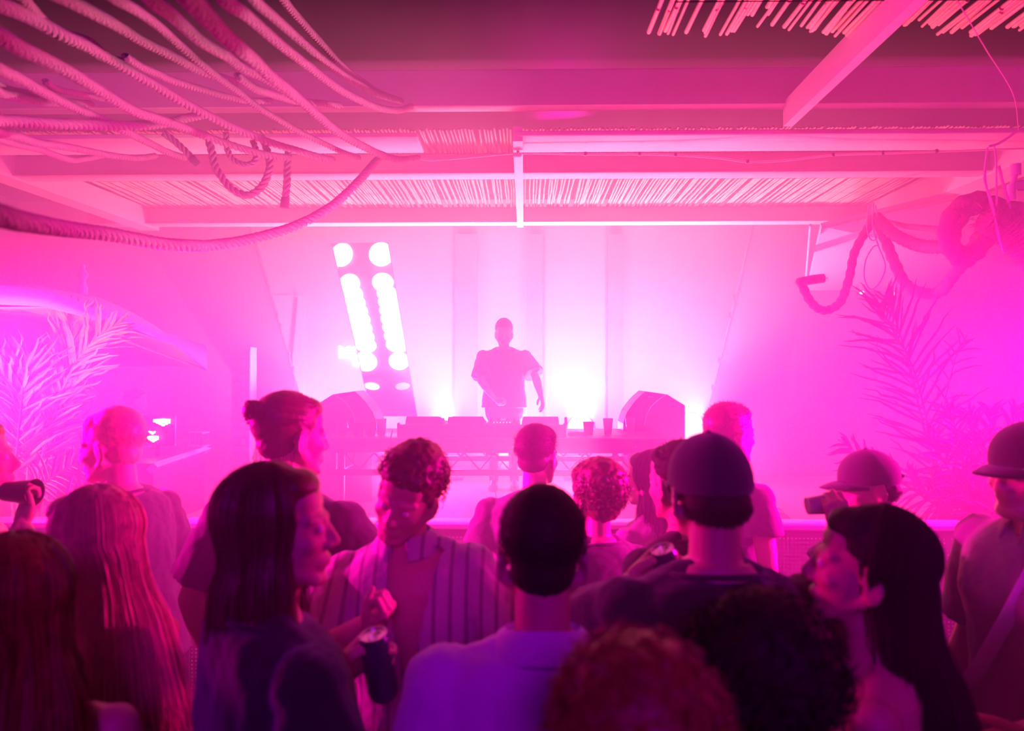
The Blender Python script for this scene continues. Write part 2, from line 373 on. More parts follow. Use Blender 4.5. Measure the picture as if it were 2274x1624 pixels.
# alcove column and curved strip seen left of the lamps
al = thing('curtain_strip', 'pale narrow panel with dark curved drape left of the lamp column', 'drape', at(640, 800, 10.45))
MB().quad(at(604, 655, 10.49), at(676, 655, 10.49), at(676, 1000, 10.49), at(604, 1000, 10.49), .03).build('board', M['white'], al, smooth=False)
MB().tube([at(658, 660, 10.43), at(653, 720, 10.43), at(646, 790, 10.43), at(648, 890, 10.43)], [.035, .04, .037, .034], 8, flat=.5).build('drape', M['char'], al)
# pale wall bands behind the performer
for i, (x0, x1) in enumerate(((1010, 1060), (1170, 1205), (1350, 1385))):
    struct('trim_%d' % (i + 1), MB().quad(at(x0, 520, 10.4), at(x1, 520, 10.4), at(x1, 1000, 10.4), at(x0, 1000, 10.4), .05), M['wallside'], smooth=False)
# ---- slanted lamp column
A0, A1, B0, B1 = (737, 541), (861, 538), (926, 925), (826, 925)     # tl, tr, br, bl
YL = 8.5
lc = thing('lamp_column', 'tall slanted panel of round white blinder lamps left of the performer', 'stage light', at(830, 925, YL))
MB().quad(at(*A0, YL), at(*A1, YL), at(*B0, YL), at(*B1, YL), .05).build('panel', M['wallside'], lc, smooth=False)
def seg(a, b, name='edge'): MB().tube([at(*a, YL - .02), at(*b, YL - .02)], .007, 6).build(name, M['alu'], lc)
seg(A1, B0); seg(A0, B1)
def clip(poly, a, b):
    "keep the part of polygon right of line a->b (pixel coordinates)"
    out = []
    def side(p): return (b[0] - a[0]) * (p[1] - a[1]) - (b[1] - a[1]) * (p[0] - a[0])
    for i in range(len(poly)):
        p, q = poly[i], poly[(i + 1) % len(poly)]; sp, sq = side(p), side(q)
        if sp >= 0: out.append(p)
        if (sp >= 0) != (sq >= 0): t = sp / (sp - sq); out.append((p[0] + (q[0] - p[0]) * t, p[1] + (q[1] - p[1]) * t))
    return out
def lens(cx, cy, rx, ry, rot, mat='lampwhite', name='lamp_lens'):
    poly = [(cx + rx * math.cos(t) * math.cos(rot) - ry * math.sin(t) * math.sin(rot), cy + rx * math.cos(t) * math.sin(rot) + ry * math.sin(t) * math.cos(rot)) for t in [2 * PI * k / 32 for k in range(32)]]
    for a, b in ((A0, A1), (A1, B0), (B0, B1), (B1, A0)): poly = clip(poly, a, b)
    if len(poly) < 3: return
    f = [at(p[0], p[1], YL - .035) for p in poly]; k = [at(p[0], p[1], YL - .005) for p in poly]
    MB().loft([k, f]).build(name, M[mat], lc, smooth=False)
lens(759, 566, 24, 27, .4); lens(846, 565, 27, 27, .3)
lens(777, 630, 23, 22, .4); lens(850, 627, 24, 21, .2)
for k in range(7):  # overlapping lenses stand in for the merged glare of the middle lamps
    cy = 652 + k * 19; lens(782 + (cy - 640) * .235, cy, 22 + min(k, 3), 17, .2); lens(857 + (cy - 640) * .20, cy, 23 + min(k, 3), 17, .1)
lens(812, 803, 26, 22, .3); lens(886, 802, 23, 20, .1)
lens(826, 858, 17, 8, .15, 'lampwhite'); lens(894, 858, 16, 8, -.1, 'lensdim')
area('lamp_column_light', at(835, 690, YL - .1), (-.9, 0, 2.2), .3, 14, (1, .2, .4), .9)
# neon sign behind the lamp column
ns = thing('neon_sign', 'white glowing letters partly hidden by the lamp column', 'sign', at(790, 800, 10.48))
def text(body, loc, size, parent, mat, ext=.012, rot=(R(90), 0, 0), name='lettering'):
    cu = bpy.data.curves.new(name, 'FONT'); cu.body = body; cu.size = size; cu.extrude = ext; cu.bevel_depth = size * .035; cu.offset = size * .02
    o = bpy.data.objects.new(name, cu); C.objects.link(o); dg = bpy.context.evaluated_depsgraph_get(); dg.update()
    me = bpy.data.meshes.new_from_object(o.evaluated_get(dg)); bpy.data.objects.remove(o)
    ob = bpy.data.objects.new(name, me); C.objects.link(ob); me.materials.clear(); me.materials.append(M[mat]); ob.rotation_euler = rot
    ob.parent = parent; po = parent['_o']; ob.location = Vector(loc) - Vector(po); return ob
text('MOT', at(752, 793, 10.48), .22, ns, 'neon'); text('24', at(784, 812, 10.48), .12, ns, 'neon')
# ---- flood lamps on the stage floor stands
for i, p in enumerate(FLOODS):
    t = thing('stage_floodlight', ('glaring stage floodlight just left of the performer', 'glaring stage floodlight just right of the performer', 'glaring floodlight beside the right monitor speaker', 'glaring floodlight beside the left monitor speaker')[i], 'stage light', (p[0], p[1], .7), 'stage floodlights')
    MB().lathe([(.05, .16), (.12, .12), (.17, .0), (.175, -.02), (.16, -.02), (.155, .0)], p, m=Matrix.Rotation(R(-90), 3, 'X')).build('housing', M['blackmt'], t)
    MB().lathe([(.001, -.005), (.155, -.005), (.155, .01), (.001, .01)], p, m=Matrix.Rotation(R(-90), 3, 'X')).build('lens', M['lampwhite'], t)
    MB().tube([(p[0] - .2, p[1] + .05, p[2]), (p[0] - .2, p[1] + .05, p[2] - .22), (p[0] + .2, p[1] + .05, p[2] - .22), (p[0] + .2, p[1] + .05, p[2])], .012, 6).build('yoke', M['blackmt'], t)
    MB().cyl((p[0], p[1] + .05, p[2] - .22), (p[0], p[1] + .05, .74), .02).build('pole', M['blackmt'], t)
    MB().rbox((p[0], p[1] + .05, .72), (.4, .3, .03), .005).build('base_plate', M['blackmt'], t)
# ================================================================== table and gear
TZ = 1.385; SZ = .70
tt = thing('truss_table', 'long truss framed performer table with flat black top on the stage', 'table', (-.25, 6.7, SZ))
x0, x1 = -1.68, 1.22
MB().rbox(((x0 + x1) / 2, 6.76, TZ - .02), (x1 - x0, 1.12, .04), .006).build('tabletop', M['truss'], tt)
for y in (6.22, 7.28):
    MB().rbox(((x0 + x1) / 2, y, TZ - .075), (x1 - x0, .05, .11 if y < 7 else .05), .008).build('top_rail', M['truss'], tt)
    MB().rbox(((x0 + x1) / 2, y, TZ - .30), (x1 - x0 - .02, .05, .05), .008).build('bottom_rail', M['truss'], tt)
    n = 20; dx = (x1 - x0 - .3) / n
    for i in range(n):
        a = (x0 + .12 + i * dx, y, TZ - (.13 if i % 2 == 0 else .275)); b = (x0 + .12 + (i + 1) * dx, y, TZ - (.275 if i % 2 == 0 else .13))
        MB().cyl(a, b, .008, sides=6).build('brace', M['truss'], tt)
for x in (x0 + .03, -.09, x1 - .03):
    for y in (6.22, 7.28):
        MB().rbox((x, y, TZ - .19), (.05, .05, .26), .006).build('upright', M['truss'], tt)
for x in (x0 + .10, x1 - .10):
    for y in (6.22, 7.28):
        MB().cyl((x, y, SZ + .01), (x, y, TZ - .1), .025).build('leg', M['truss'], tt)
        MB().rbox((x, y, SZ + .012), (.12, .12, .02), .004).build('foot', M['truss'], tt)
for x in (x0 + .06, x1 - .06):
    for z in (TZ - .10, TZ - .30): MB().cyl((x, 6.25, z), (x, 7.26, z), .018).build('side_rail', M['truss'], tt)
    for i in range(4): MB().cyl((x, 6.25 + i * .25, TZ - (.1 if i % 2 else .3)), (x, 6.5 + i * .25, TZ - (.3 if i % 2 else .1)), .008, sides=6).build('side_brace', M['truss'], tt)
for i, x in enumerate((-1.2, -.78, -.5, -.1, .95)): MB().cyl((x, 6.19, TZ - .075), (x, 6.185, TZ - .075), .008, sides=8).build('bolt', M['alu'], tt)
def deck(name, label, x, y, w=.33, d=.42, z=TZ, grp='media decks on the table'):
    t = thing(name, label, 'music player', (x, y, z), grp)
    MB().rbox((x, y, z + .065), (w, d, .11), .008).build('body', M['blackmt'], t)
    mb = MB()
    mb.loft([[(x - w / 2, y - d / 2 + .02, z + .12), (x + w / 2, y - d / 2 + .02, z + .12), (x + w / 2, y - d / 2 + .15, z + .12), (x - w / 2, y - d / 2 + .15, z + .12)],
             [(x - w / 2 + .01, y - d / 2 + .03, z + .175), (x + w / 2 - .01, y - d / 2 + .03, z + .175), (x + w / 2 - .02, y - d / 2 + .14, z + .135), (x - w / 2 + .02, y - d / 2 + .14, z + .135)]])
    mb.build('display_hood', M['blackpl'], t, smooth=False)
    MB().lathe([(.001, .155), (.10, .155), (.135, .148), (.14, .135), (.14, .12)], (x, y + .03, z), 32).build('jog_wheel', M['blackmt'], t)
    for sx in (-1, 1):
        for q in range(3): MB().lathe([(.001, .14), (.008, .14), (.01, .12)], (x + sx * (w / 2 - .02), y - .1 + q * .09, z), 10).build('knob', M['blackpl'], t)
    MB().rbox((x + w / 2 - .025, y + .08, z + .135), (.012, .035, .03), .003).build('pitch_slider', M['alu'], t)
    for sx in (-1, 1):
        for sy in (-1, 1): MB().cyl((x + sx * w * .4, y + sy * d * .4, z), (x + sx * w * .4, y + sy * d * .4, z + .012), .018).build('foot', M['blackpl'], t)
    return t
deck('media_deck', 'media deck at the left end of the gear row by the cups', -.89, 6.55)
deck('media_deck', 'media deck second from left beside the mixer', -.52, 6.55)
deck('media_deck', 'media deck under the performer\'s straight arm at the right end', .14, 6.55)
mx = thing('mixer', 'mixer with knobs and tiny lights between the media decks', 'mixer', (-.19, 6.55, TZ))
MB().rbox((-.19, 6.55, TZ + .065), (.30, .42, .11), .008).build('body', M['blackmt'], mx)
for i in range(4):
    for j in range(5): MB().lathe([(.001, .15), (.007, .148), (.009, .12)], (-.30 + i * .07, 6.4 + j * .06, TZ), 8).build('knob', M['blackpl'], mx)
for i in range(6): MB().rbox((-.27 + i * .028, 6.355, TZ + .124), (.004, .004, .006), .001).build('status_light', M['led'], mx)
for sx in (-1, 1):
    for sy in (-1, 1): MB().cyl((-.19 + sx * .12, 6.55 + sy * .17, TZ), (-.19 + sx * .12, 6.55 + sy * .17, TZ + .012), .018).build('foot', M['blackpl'], mx)
fc = thing('flight_case_lid', 'long low black case front that hides the backs of the decks', 'case', (-.36, 6.27, TZ))
MB().rbox((-.375, 6.29, TZ + .055), (1.46, .04, .11), .006).build('panel', M['blackmt'], fc)
for x in (-1.1, .35): MB().rbox((x, 6.285, TZ + .06), (.02, .055, .13), .004).build('corner_edge', M['blackpl'], fc)
MB().rbox((.36, 6.3, TZ + .14), (.025, .03, .07), .005).build('latch', M['blackpl'], fc)
cs = thing('closed_notebook', 'thin black slab lying right of the decks', 'tablet', (.47, 6.5, TZ))
MB().rbox((.47, 6.5, TZ + .015), (.15, .22, .03), .005).build('body', M['blackpl'], cs)
MB().rbox((.47, 6.5, TZ + .032), (.13, .2, .004), .001).build('screen', M['blackmt'], cs)
# hanging cables
random.seed(5)
def cable(pts, label, r=.006, mat='blackpl'):
    o = MB().tube([Vector(p) for p in spline(pts, 30)], r, 6).build('cable', M[mat]); tag(o, label, 'cable'); return o
P = lambda px, py, Y=6.15: tuple(at(px, py, Y))
cable([P(872, 955), P(868, 975), P(873, 995), P(890, 1008), P(915, 1018)], 'black cable looping down below the leftmost deck')
cable([P(983, 972), P(978, 990), P(982, 1010), P(992, 1022)], 'short black cable bent under the table middle')
g = 'black cables bunched under the mixer'
for k in range(5):
    e = random.uniform(0, 26)
    cable([P(1064 + k * 5, 962), P(1070 + k * 3, 990), P(1084 - k, 1004 + k * 2), P(1094, 1016 - k * 3)], ('first', 'second', 'middle', 'fourth', 'last')[k] + ' thin black cable from the left in the bunch hanging beneath the mixer', .004)['group'] = g
cable([P(1118, 1020, 7.2), P(1104, 1050, 7.2), P(1100, 1090, 7.2), P(1112, 1150, 7.2)], 'thin cable dropping to the stage floor behind the table', .004)
# ---- cups
def cup(label, px, py, kind, Y=6.33, grp='cups on the table'):
    b = at(px, py, Y); b = Vector((b.x, Y, TZ)); t = thing({'glass': 'stemless_glass'}.get(kind, 'cup'), label, 'glass' if kind == 'glass' else 'cup', b, grp)
    if kind == 'glass':
        MB().lathe([(.001, .004), (.022, .004), (.036, .02), (.051, .055), (.053, .08), (.046, .13), (.0445, .13), (.051, .08), (.049, .056), (.034, .023), (.02, .008), (.001, .008)], b, 28).build('bowl', M['glass'], t)
    elif kind == 'dark':
        MB().lathe([(.001, .003), (.036, .003), (.038, .004), (.049, .112), (.051, .116), (.051, .121), (.048, .121), (.036, .008), (.001, .008)], b, 24).build('body', M['char'], t)
        MB().lathe([(.001, .09), (.0445, .09), (.0445, .092), (.001, .092)], b, 24).build('drink', M['beer'], t)
    else:
        h = .15
        MB().lathe([(.001, .003), (.030, .003), (.032, .004), (.044, h - .03), (.047, h - .005), (.0475, h), (.0455, h), (.042, h - .03), (.030, .008), (.001, .008)], b, 24).build('body', M['plastic'], t)
        l = .085 if kind == 'half' else .055 if kind == 'low' else .135
        MB().lathe([(.001, .009), (.029, .009), (.029 + .0125 * l / .12, l), (.001, l)], b, 24).build('drink', M['beer'], t)
    return t
cup('clear stemless wine glass at the left table end', 760, 968, 'glass')
cup('dark tumbler beside the wine glass', 797, 968, 'dark')
cup('dark tumbler left of the half full clear cup', 823, 968, 'dark', 6.36)
cup('clear half full cup beside the leftmost deck', 847, 968, 'half', 6.42)
cup('dark tumbler alone right of the decks', 1307, 963, 'dark', 6.5)
cup('clear cup with a low pale drink right of the dark tumbler', 1350, 963, 'low', 6.55)
cup('full pale cup nearest the right monitor speaker', 1400, 960, 'full', 6.62)
# ---- monitor speakers (curved wedge cabinets standing on boxes beside the table)
def monitor(label, cx, sgn, Y=7.0):
    t = thing('monitor_speaker', label, 'speaker', (cx, Y, SZ), 'stage monitor speakers')
    prof = []
    for px, py in ((701, 900), (701, 1010), (836, 1010), (836, 940), (828, 915), (812, 893), (800, 880), (787, 869), (740, 876)):
        p = at(px, py, Y); prof.append((p.x - at(768, 900, Y).x, p.z))
    prof = [(cx + sgn * a, z) for a, z in prof]
    mb = MB(); d = .42
    if sgn < 0: prof = prof[::-1]
    mb.loft([[(a, Y, z) for a, z in prof], [(a + sgn * .0, Y + d, z) for a, z in prof]]); mb.build('cabinet', M['blackmt'], t, smooth=False)
    arc = [(cx + sgn * (at(px, py, Y).x - at(768, 900, Y).x), at(px, py, Y).z) for px, py in ((742, 876), (760, 888), (775, 903), (785, 920), (790, 945))]
    MB().tube([(a, Y - .004, z) for a, z in arc], .004, 6).build('grille_edge', M['alu'], t)
    q = at(776, 879, Y); MB().rbox((cx + sgn * (q.x - at(768, 900, Y).x), Y - .006, q.z - .01), (.05, .008, .012), .002).build('badge', M['alu'], t)
    MB().rbox((cx - sgn * .02, Y + d / 2, SZ + .30), (.56, .5, .60), .02).build('stand_box', M['blackmt'], t)
    MB().rbox((cx - sgn * .02, Y - .05, SZ + .3), (.3, .012, .08), .004).build('handle', M['blackpl'], t)
monitor('curved monitor speaker at the left end of the table', at(768, 900, 7.0).x, 1)
monitor('curved monitor speaker at the right end of the table', at(1453, 900, 7.0).x, -1)
# ---- drum kit like stand / floor cases beneath the table, partly seen
cz = thing('equipment_case', 'tall case with bright metal edges under the left of the table', 'case', (-1.35, 7.9, SZ))
xa, xb = at(797, 1100, 7.9).x, at(838, 1100, 7.9).x
MB().rbox(((xa + xb) / 2, 8.0, SZ + .33), (xb - xa, .4, .66), .01).build('body', M['blackmt'], cz)
for x in (xa, xb): MB().rbox((x, 7.79, SZ + .33), (.012, .02, .66), .003).build('edge_trim', M['alu'], cz)
fl = thing('folding_stand', 'low folded metal stand on the stage floor under the table', 'stand', (-1.3, 7.3, SZ))
for dz in (0, .03): MB().cyl(at(800, 1140 - dz * 200, 7.4), at(838, 1106 - dz * 200, 7.4), .006).build('bar', M['alu'], fl)
MB().rbox((at(815, 1145, 7.4).x, 7.4, SZ + .02), (.2, .15, .04), .006).build('base', M['blackmt'], fl)
# ---- fog fluid jug at the right
jg = thing('fog_fluid_jug', 'pale plastic jug lying on the stage edge behind the barrier', 'jug', (at(1715, 1150, 6.2).x, 6.2, SZ + .13))
jx, jz = at(1715, 1150, 6.2).x, at(1715, 1158, 6.2).z
mb = MB(); mb.loft([[(jx + a * w, 6.2 + b * .09, jz + .10 * h) for a, b in ((-.13, -1), (.13, -1), (.13, 1), (-.13, 1))] for w, h in ((.96, -.9), (1, -.7), (1, .25), (.85, .6), (.5, .9))]); mb.build('body', M['jug'], jg)
MB().tube([(jx - .02, 6.2, jz + .08), (jx, 6.2, jz + .115), (jx + .06, 6.2, jz + .115), (jx + .10, 6.2, jz + .06)], .011, 8).build('handle', M['jug'], jg)
MB().lathe([(.001, .03), (.02, .03), (.022, 0)], (jx - .09, 6.2, jz + .07), 12).build('screw_cap', M['blackpl'], jg)
MB().rbox((jx + .0, 6.2, (jz - .09 + SZ) / 2), (.34, .3, max(.02, jz - .09 - SZ)), .01).build('crate', M['blackmt'], jg)
# ================================================================== barrier
YB = 3.4
bz = at(1137, 1157, YB).z; P0 = at(424, 1190, YB).x; PER = .922
for i in range(-2, 5):
    xa = P0 + i * PER; t = thing('crowd_barrier', ['dark perforated steel barrier section behind the palm at the far left', 'barrier section left of the blond haired man', 'barrier section behind the man with the hair bun', 'barrier section in front of the curly haired leaning man', 'barrier section in front of the black capped man', 'barrier section below the fluid jug with its dots in plain view', 'barrier section at the far right behind the crowd'][i + 2], 'barrier', (xa + PER / 2, YB, 0), 'crowd barrier sections')
    MB().rbox((xa + PER / 2 - .04, YB + .02, bz - .02), (PER - .004, .12, .035), .008).build('top_cap', M['barrier_cap'], t)
    def perf(z0, z1, nm):
        w = .835; p = .0185; nx = int(w / p); nz = int((z1 - z0) / p); mb = MB(); h = p * .22
        # sheet with square pitch and octagonal holes
        for a in range(nx):
            for c in range(nz):
                cx = xa + (a + .5) * p; cz_ = z0 + (c + .5) * p; vs = []; q = p / 2
                for k in range(8):
                    an = PI / 8 + k * PI / 4; vs.append((cx + h * math.cos(an) * 1.08, YB, cz_ + h * math.sin(an) * 1.08))
                vs += [(cx + q, YB, cz_ + q), (cx - q, YB, cz_ + q), (cx - q, YB, cz_ - q), (cx + q, YB, cz_ - q)]
                mb.add(vs, [(8, 1, 0), (8, 9, 2, 1), (9, 3, 2), (9, 10, 4, 3), (10, 5, 4), (10, 11, 6, 5), (11, 7, 6), (11, 8, 0, 7)])
        mb.build(nm, M['barrier'], t, smooth=False)
        return xa + nx * p, z0 + nz * p
    zt = at(1137, 1187, YB).z; zm = at(1137, 1330, YB).z; zl = at(1137, 1347, YB).z
    ex, et = perf(zm, zt, 'perforated_sheet'); _, el = perf(.10, zl - .015, 'perforated_sheet')
    MB().box(((xa + ex) / 2, YB, (et + bz - .03) / 2), (ex - xa, .004, bz - .03 - et)).build('top_plate', M['barrier'], t, smooth=False)
    MB().box(((xa + ex) / 2, YB, (el + zm) / 2), (ex - xa, .004, zm - el)).build('middle_plate', M['barrier'], t, smooth=False)
    MB().box(((xa + ex) / 2, YB, .05), (ex - xa, .004, .1)).build('kick_plate', M['barrier'], t, smooth=False)
    MB().rbox(((ex + xa + PER) / 2, YB + .012, bz / 2 - .02), (xa + PER - ex - .002, .03, bz - .04), .004).build('upright', M['barrier'], t)
    MB().cyl((xa + PER / 2, YB + .08, bz - .08), (xa + PER / 2, YB + .55, .03), .018).build('rear_strut', M['barrier'], t)
    MB().rbox((xa + PER / 2, YB + .30, .012), (PER - .1, .58, .02), .004).build('floor_plate', M['barrier'], t)
# ================================================================== parasol at the left
pa = thing('parasol', 'pale canvas parasol with turned finial lit warm on its front edge at left', 'parasol', at(185, 1000, 5.0))
ax = at(170, 655, 5.1)
front = [at(px, py, Y) for px, py, Y in ((-420, 640, 3.2), (-200, 625, 3.5), (0, 632, 3.85), (100, 650, 4.1), (200, 683, 4.4), (300, 722, 4.7), (390, 760, 5.0), (458, 800, 5.3))]
frontl = [at(px, py, Y) for px, py, Y in ((-420, 700, 3.2), (-200, 678, 3.5), (0, 678, 3.85), (100, 682, 4.1), (200, 706, 4.4), (300, 735, 4.7), (390, 768, 5.0), (460, 823, 5.3))]
far = [at(px, py, Y) for px, py, Y in ((-500, 815, 6.4), (-250, 815, 6.4), (0, 814, 6.4), (100, 813, 6.35), (185, 813, 6.3), (280, 812, 6.0), (370, 811, 5.6), (455, 812, 5.35))]
def sheet(a, b, name, n=6, bow=.0, mid=None, th=.006):
    rows = []
    for i in range(n + 1):
        t = i / n; rows.append([pa_.lerp(pb_, t) + Vector((0, 0, bow * math.sin(PI * t) + .008 * math.sin(k * 2.3 + i))) for k, (pa_, pb_) in enumerate(zip(a, b))])
    mb = MB(); mb.loft(rows, False, False); o = mb.build(name, M['canvas'], pa)
    s = o.modifiers.new('t', 'SOLIDIFY'); s.thickness = th; return o
sheet(front, frontl, 'valance', 2)
sheet(frontl, far, 'canopy', 8, .16)
ap = [ax + Vector(((k - 4) * .05, 0, -.004 * abs(k - 4))) for k in range(8)]
sheet(front, ap, 'canopy_top', 6, .03)
MB().tube([p + Vector((0, 0, .0)) for p in far], .007, 6).build('hem_rod', M['string'], pa)
MB().lathe([(.03, -.05), (.035, 0), (.02, .03), (.018, .06), (.034, .085), (.036, .10), (.028, .12), (.012, .135), (.016, .15), (.012, .165), (.001, .172)], at(184, 640, 5.1), 18).build('finial', M['canvas'], pa)
MB().cyl(at(120, 660, 5.1), Vector((at(120, 660, 5.1).x, 5.1, 0)), .028).build('pole', M['beamside'], pa)
MB().lathe([(.001, .09), (.20, .09), (.26, .05), (.27, 0), (.001, 0)], (at(120, 660, 5.1).x, 5.1, 0), 24).build('base', M['blackmt'], pa)
for k in (1, 4, 7): MB().cyl(at(120, 700, 5.1), frontl[k], .009, sides=6).build('rib', M['beamside'], pa)
# ================================================================== palms
def frond(parent, pts, Ys, side_len, n, mat='leaf', seed=1, droop=.25, spread=60, w=.010, sides=(1, -1), curl=.1, tipbias=.5):
    "rachis with separate leaflets; pts are photo pixels of the rachis from foot to tip"
    rnd = random.Random(seed)
    path = [Vector(p) for p in spline([tuple(at(px, py, Y)) for (px, py), Y in zip(pts, Ys)], 40)]
    fr = MB().tube(path, [.011 * (1 - .8 * i / 39) for i in range(40)], 6).build('frond', M[mat], parent)
    for i in range(n):
        for s in sides:
            t = .16 + .84 * (i + rnd.uniform(-.3, .3)) / n; t = min(max(t, 0), .999); k = int(t * 38)
            p = path[k].lerp(path[k + 1], t * 38 - k); ax_ = (path[min(k + 2, 39)] - path[max(k - 1, 0)]).normalized()
            view = Vector((0, 1, 0)); lat = ax_.cross(view).normalized() * s
            ang = R(spread * (1 - tipbias * t) + rnd.gauss(0, 7)); L = side_len * (math.sin(PI * min(1, .15 + .8 * t)) ** .6) * rnd.uniform(.75, 1.1)
            d0 = (ax_ * math.cos(ang) + lat * math.sin(ang) + view * rnd.uniform(-.35, .35)).normalized()
            q = []; m = 6
            for j in range(m + 1):
                u = j / m; q.append(p + d0 * L * u + Vector((0, 0, -droop * L * u * u)) + lat * curl * L * u * u * rnd.uniform(-.5, 1))
            wv = d0.cross(view).normalized(); nv = wv.cross(d0); vs = []; fs = []
            for j, c in enumerate(q):
                ww = w * (math.sin(PI * min(1, .12 + .86 * j / m)) ** .7) * (1 - .2 * j / m)
                vs += [c - wv * ww, c + nv * ww * .5, c + wv * ww]
            for j in range(m): a = j * 3; fs += [(a, a + 1, a + 4, a + 3), (a + 1, a + 2, a + 5, a + 4)]
            MB().add(vs, fs).build('leaflet', M[mat], fr)
    return fr
def planter(parent, x, y, h=.4, r=.22):
    MB().lathe([(.001, 0), (r * .8, 0), (r, h), (r * 1.06, h), (r * 1.06, h - .04), (r * .93, h - .05), (.001, h - .05)], (x, y, 0), 20).build('pot', M['blackmt'], parent)
pl = thing('potted_palm', 'large palm with pale pink lit fronds under the parasol at left', 'palm', (at(60, 1100, 4.3).x, 4.3, 0))
planter(pl, at(60, 1100, 4.3).x, 4.3, .55)
px0 = at(60, 1100, 4.3)
for k in range(7):
    pxx = 28 + k * 12; b = at(pxx, 1110, 4.3); MB().tube([(px0.x + (k - 3) * .02, 4.3, .5), ((b.x + px0.x) / 2, 4.3, .8), tuple(b)], [.03, .02, .012], 7).build('stem', M['leaf'], pl)
frond(pl, ((28, 1110), (40, 980), (52, 860), (62, 780)), (4.3, 4.25, 4.2, 4.2), .42, 24, 'leaf', 1, .05, 58)
frond(pl, ((70, 1110), (110, 960), (150, 840), (205, 760), (270, 715)), (4.3, 4.3, 4.3, 4.3, 4.3), .34, 30, 'leafpale', 2, .10, 42)
frond(pl, ((80, 1110), (125, 950), (150, 830), (160, 740), (150, 700)), (4.35, 4.4, 4.4, 4.4, 4.4), .32, 28, 'leafpale', 3, .0, 34)
frond(pl, ((60, 1110), (60, 990), (20, 860), (-40, 780)), (4.3, 4.3, 4.2, 4.1), .36, 24, 'leafpale', 4, .15, 48)
frond(pl, ((100, 1110), (130, 1000), (150, 900), (175, 830)), (4.35, 4.35, 4.35, 4.35), .38, 26, 'leafpale', 5, .95, 36, curl=.0)
frond(pl, ((50, 1115), (90, 1080), (150, 1040), (215, 1010)), (4.1, 4.1, 4.1, 4.1), .30, 20, 'leaf', 6, .4, 66)
frond(pl, ((100, 1120), (180, 1110), (215, 1060), (235, 1030)), (4.0, 4.0, 4.0, 4.0), .22, 16, 'leaf', 7, -.4, 60)
pr = thing('tall_palm', 'tall thin palm frond standing dark against pink haze at right', 'palm', (at(2085, 1100, 4.6).x, 4.6, 0))
planter(pr, at(2085, 1100, 4.6).x, 4.6, .5)
q0 = at(2095, 1160, 4.6)
for s in (-1, 1): MB().tube([(q0.x + s * .03, 4.6, .45), (q0.x + s * .03, 4.6, .8), tuple(q0)], [.025, .018, .011], 7).build('stem', M['leaf'], pr)
frond(pr, ((2092, 1160), (2070, 1020), (2050, 900), (2020, 800), (1975, 720), (1945, 660)), (4.6,) * 6, .46, 24, 'leaf', 11, .04, 62, w=.009)
frond(pr, ((2098, 1160), (2060, 990), (2030, 860), (2010, 780), (1985, 700), (1965, 650)), (4.7,) * 6, .34, 20, 'leaf', 12, .10, 48, w=.008)
frond(pr, ((2075, 1100), (2085, 960), (2120, 800), (2150, 740)), (4.9,) * 4, .25, 10, 'leaf', 13, .3, 60, w=.007)
pb = thing('bushy_palm', 'dense low bushy palm dark at the right edge behind the crowd', 'palm', (at(2200, 1100, 4.4).x, 4.4, 0))
planter(pb, at(2200, 1100, 4.4).x, 4.4, .6, .28)
rnd = random.Random(4)
for k, tip in enumerate(((2100, 900), (2150, 910), (2200, 900), (2262, 900), (2060, 960), (2120, 970), (2180, 960), (2240, 960), (2010, 1040), (2060, 1040), (2130, 1040), (2290, 930), (1860, 975))):
    Y = 4.2 + .12 * (k % 4)
    frond(pb, ((2195 + rnd.uniform(-25, 25), 1200), ((2195 * .6 + tip[0] * .4), 1110), (tip[0] * .75 + 2195 * .25, tip[1] + 60), tip), (4.4, 4.35, Y, Y), .26, 15, 'leaf', 20 + k, .25, 55, w=.010)
# ================================================================== left background: counter, brick pier
ct = thing('bar_counter', 'dim pale edged counter far behind the blond haired man', 'counter', (at(420, 1000, 6.4).x, 6.4, 0))
MB().quad(at(340, 1028, 6.0), at(455, 992, 7.4), at(470, 996, 7.6), at(350, 1038, 6.0), .08).build('counter_edge', M['white'], ct, smooth=False)
mb = MB(); a, b = at(340, 1030, 6.0), at(455, 996, 7.4); mb.loft([[(a.x, a.y, 0), (a.x, a.y, a.z), (a.x - 1.2, a.y + .1, a.z), (a.x - 1.2, a.y + .1, 0)], [(b.x, b.y, 0), (b.x, b.y, b.z), (b.x - 1.2, b.y + .1, b.z), (b.x - 1.2, b.y + .1, 0)]]); mb.build('cabinet', M['blackmt'], ct, smooth=False)
ml = thing('slatted_lamp', 'pair of glowing slatted wedges behind the blond haired man', 'lamp', (at(352, 950, 6.6).x, 6.6, at(352, 975, 6.6).z))
for (xa, ya, xb, yb) in ((341, 931, 378, 944), (325, 968, 352, 979), (330, 955, 345, 960)):
    for k in range(6):
        t = k / 6; MB().rbox((at(xa + (xb - xa) * (t + .08), ya, 6.6).x, 6.6, at(xa, ya, 6.6).z - .03 * (1 - abs(t - .5))), ((at(xb, 0, 6.6).x - at(xa, 0, 6.6).x) / 6.6, .02, .055 * (1.1 - abs(t - .5) * 1.3) * (yb - ya) / 11), .002).build('slat', M['screenm'], ml)
MB().box((at(352, 950, 6.64).x, 6.66, at(352, 957, 6.64).z), (.3, .03, .28)).build('back_plate', M['blackmt'], ml, smooth=False)
MB().cyl((at(352, 950, 6.66).x, 6.66, 0), (at(352, 950, 6.66).x, 6.66, at(352, 975, 6.66).z), .02).build('pole', M['blackmt'], ml)
bl = thing('table_lantern', 'small square glass lantern on the far counter', 'lantern', tuple(at(440, 988, 7.0)))
